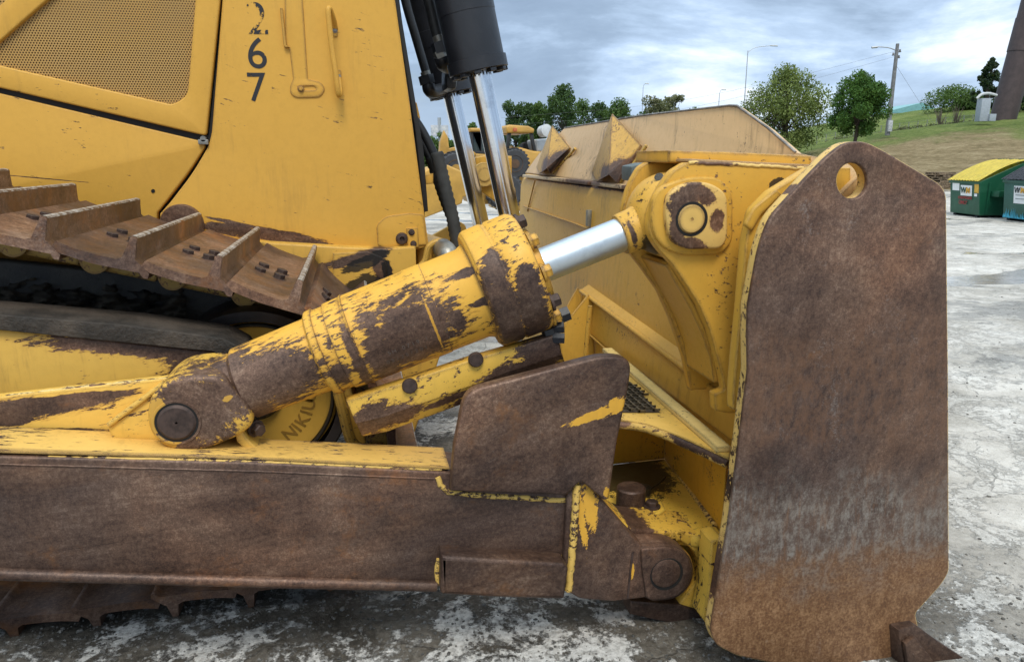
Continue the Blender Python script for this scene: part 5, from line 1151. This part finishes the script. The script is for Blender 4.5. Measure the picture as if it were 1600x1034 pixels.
# grip tread: raised mesh of short bars, dirty
gm = []; c0_ = [G(972,604,zd), G(985,600,zd), G(1032,644,zd), G(966,646,zd)]
GRM = simple('grip_dirt', (.085,.060,.035), .8, .1, .5, 25, c2=(.04,.028,.018))
slab('grip_base', [p+Vector((0,0,.001)) for p in (G(960,598,zd), G(984,598,zd), G(1030,645,zd), G(960,645,zd))], (0,0,.004), GRM, DK, 0)
def inside(p, poly):
    c = False; n = len(poly)
    for i in range(n):
        a, b_ = poly[i], poly[i-1]
        if (a.y > p.y) != (b_.y > p.y) and p.x < (b_.x-a.x)*(p.y-a.y)/(b_.y-a.y)+a.x: c = not c
    return c
poly_ = [G(960,600,zd), G(984,600,zd), G(1029,644,zd), G(960,644,zd)]
xs = [p.x for p in poly_]; ys = [p.y for p in poly_]
for i in range(40):
    for j in range(40):
        x = min(xs)+i*.032; y = min(ys)+j*.045+(.022 if i % 2 else 0)
        if x > max(xs) or y > max(ys) or not inside(Vector((x,y,0)), poly_): continue
        gm.append(box_mesh((x-.003, y-.018, zd+.004), (x+.004, y+.020, zd+.018), 0)); gm.append(box_mesh((x-.003, y-.018, zd+.004), (x+.028, y-.014, zd+.014), 0))
if gm: link('grip_tread', join(gm), simple('grip_metal', (.16,.13,.085), .55, .4, .3, 30), DK, smooth=False)
# pocket below the deck: back wall, side wall, floor
zf = .36
PKM = surf('pocket_paint', (.62,.33,.025), chips=.4, edge=.4, dirt=.35, aniso=1, grease=[(G(985,745,zf), (.22,.12,.2))], ragged=.7)
b0 = G(960,727,zf); b1 = G(1038,716,zf); f1 = G(1128,832,zf)
slab('pocket_wall', [b0-Vector((.3,0,0)), b1, b1+Vector((0,0,.3)), b0+Vector((-.3,0,.3))], (0,.02,0), PKM, BL, .002)
slab('pocket_wall', [b1, f1, f1+Vector((0,0,.28)), b1+Vector((0,0,.28))], (.02,.01,0), PKM, BL, .002)
fl_ = [G(940,840,zf), G(990,828,zf), G(1050,832,zf), G(1112,838,zf), f1, b1, b0-Vector((.25,0,0))]
FLR = surf('floor_paint', (.66,.42,.055), chips=.45, edge=.5, dirt=.35, aniso=1, grease=[(G(975,735,zf), (.22,.30,.1)), (G(955,800,zf), (.05,.12,.1))], ragged=.7)
PF = slab('trunnion_block', [G(955,822,zf), G(1000,826,zf), G(1055,832,zf), G(1112,840,zf), f1, b1, b0-Vector((.25,0,0))], (0,0,-.05), FLR, BL, .010)
bead3([G(1048,722,zf), G(1085,775,zf), G(1118,822,zf)], .012, WELD, PF)
bead3([G(1016,764,zf), G(1030,755,zf), G(1040,745,zf)], .005, OIL, PF)
# cast bracket round the fork
CB = surf('casting_paint', (.64,.39,.055), chips=.75, edge=.6, dirt=.3, aniso=1.5, ang=80, spots=[(V(1000,830,2.37), (.06,.3,.03)), (V(1108,905,2.42), (.012,.3,.12), -10), (V(1100,955,2.42), (.06,.3,.035)), (V(1085,838,2.42), (.05,.3,.008))], ragged=.8)
plate('trunnion_bracket', [(962,806,3),(988,826),(1112,836,3),(1112,900),(1100,955,4),(1060,945),(1068,935,20),(1096,900,20),(1090,868,14),(1068,846,12),(1020,838,10),(990,848,6),(962,830)], 2.37, .20, CB, BL, .008)
plate('bracket_flange', [(1112,846,3),(1130,840),(1140,870),(1122,960,4),(1112,985),(1098,966),(1108,920)], 2.22, .10, CB, BL, .008)
plate('bracket_gap_shade', [(985,820),(1120,826),(1100,962),(985,950)], 2.66, .05, simple('shade_black', (.03,.024,.016), .7, 0, .3), BL, .004)  # near-black plate: shade in the gap behind the fork put in as colour
plate('bracket_foot', [(985,938),(1060,944),(1104,958,3),(1100,985,4),(985,960)], 2.36, .10, surf('foot_steel', bare=True, chips=0, edge=0, aniso=2, dark=.2), BL, .008)
M = face_mat(V(1052,838,2.366), (1,0,-.05), (0,-1,0)); link('cast_mark', text_mesh('CAT', .048, M, .002, bold=.001), CB, BL, smooth=False)
# trunnion pin cap, small bolt on its tab
pc_ = G(985,792,zf); lathe('pin_cap', pc_, (0,0,1), [(0,.050),(.012,.050),(.014,.060),(.085,.060),(.092,.054),(.093,.0)], surf('cap_steel_dark', bare=True, chips=0, edge=0, dark=.1, rust=.5), PF, 40)
tb = G(1018,799,zf); slab('bolt_tab', [G(996,806,zf), G(1001,792,zf), G(1034,790,zf), G(1040,804,zf), G(1030,812,zf)], (0,0,.022), FLR, PF, .004)
link('tab_bolt', bolt_mesh(tb+Vector((0,0,.022)), (0,0,1), .026, .026), BOLTM, PF)
lathe('pin_collar', G(1004,770,zf), (0,0,1), [(0,.035),(.03,.035),(.035,.02)], OIL, PF, 24)
del_ = [o for o in bpy.data.objects if o.type == 'MESH' and len(o.data.polygons) == 0]
for o in del_: bpy.data.objects.remove(o)
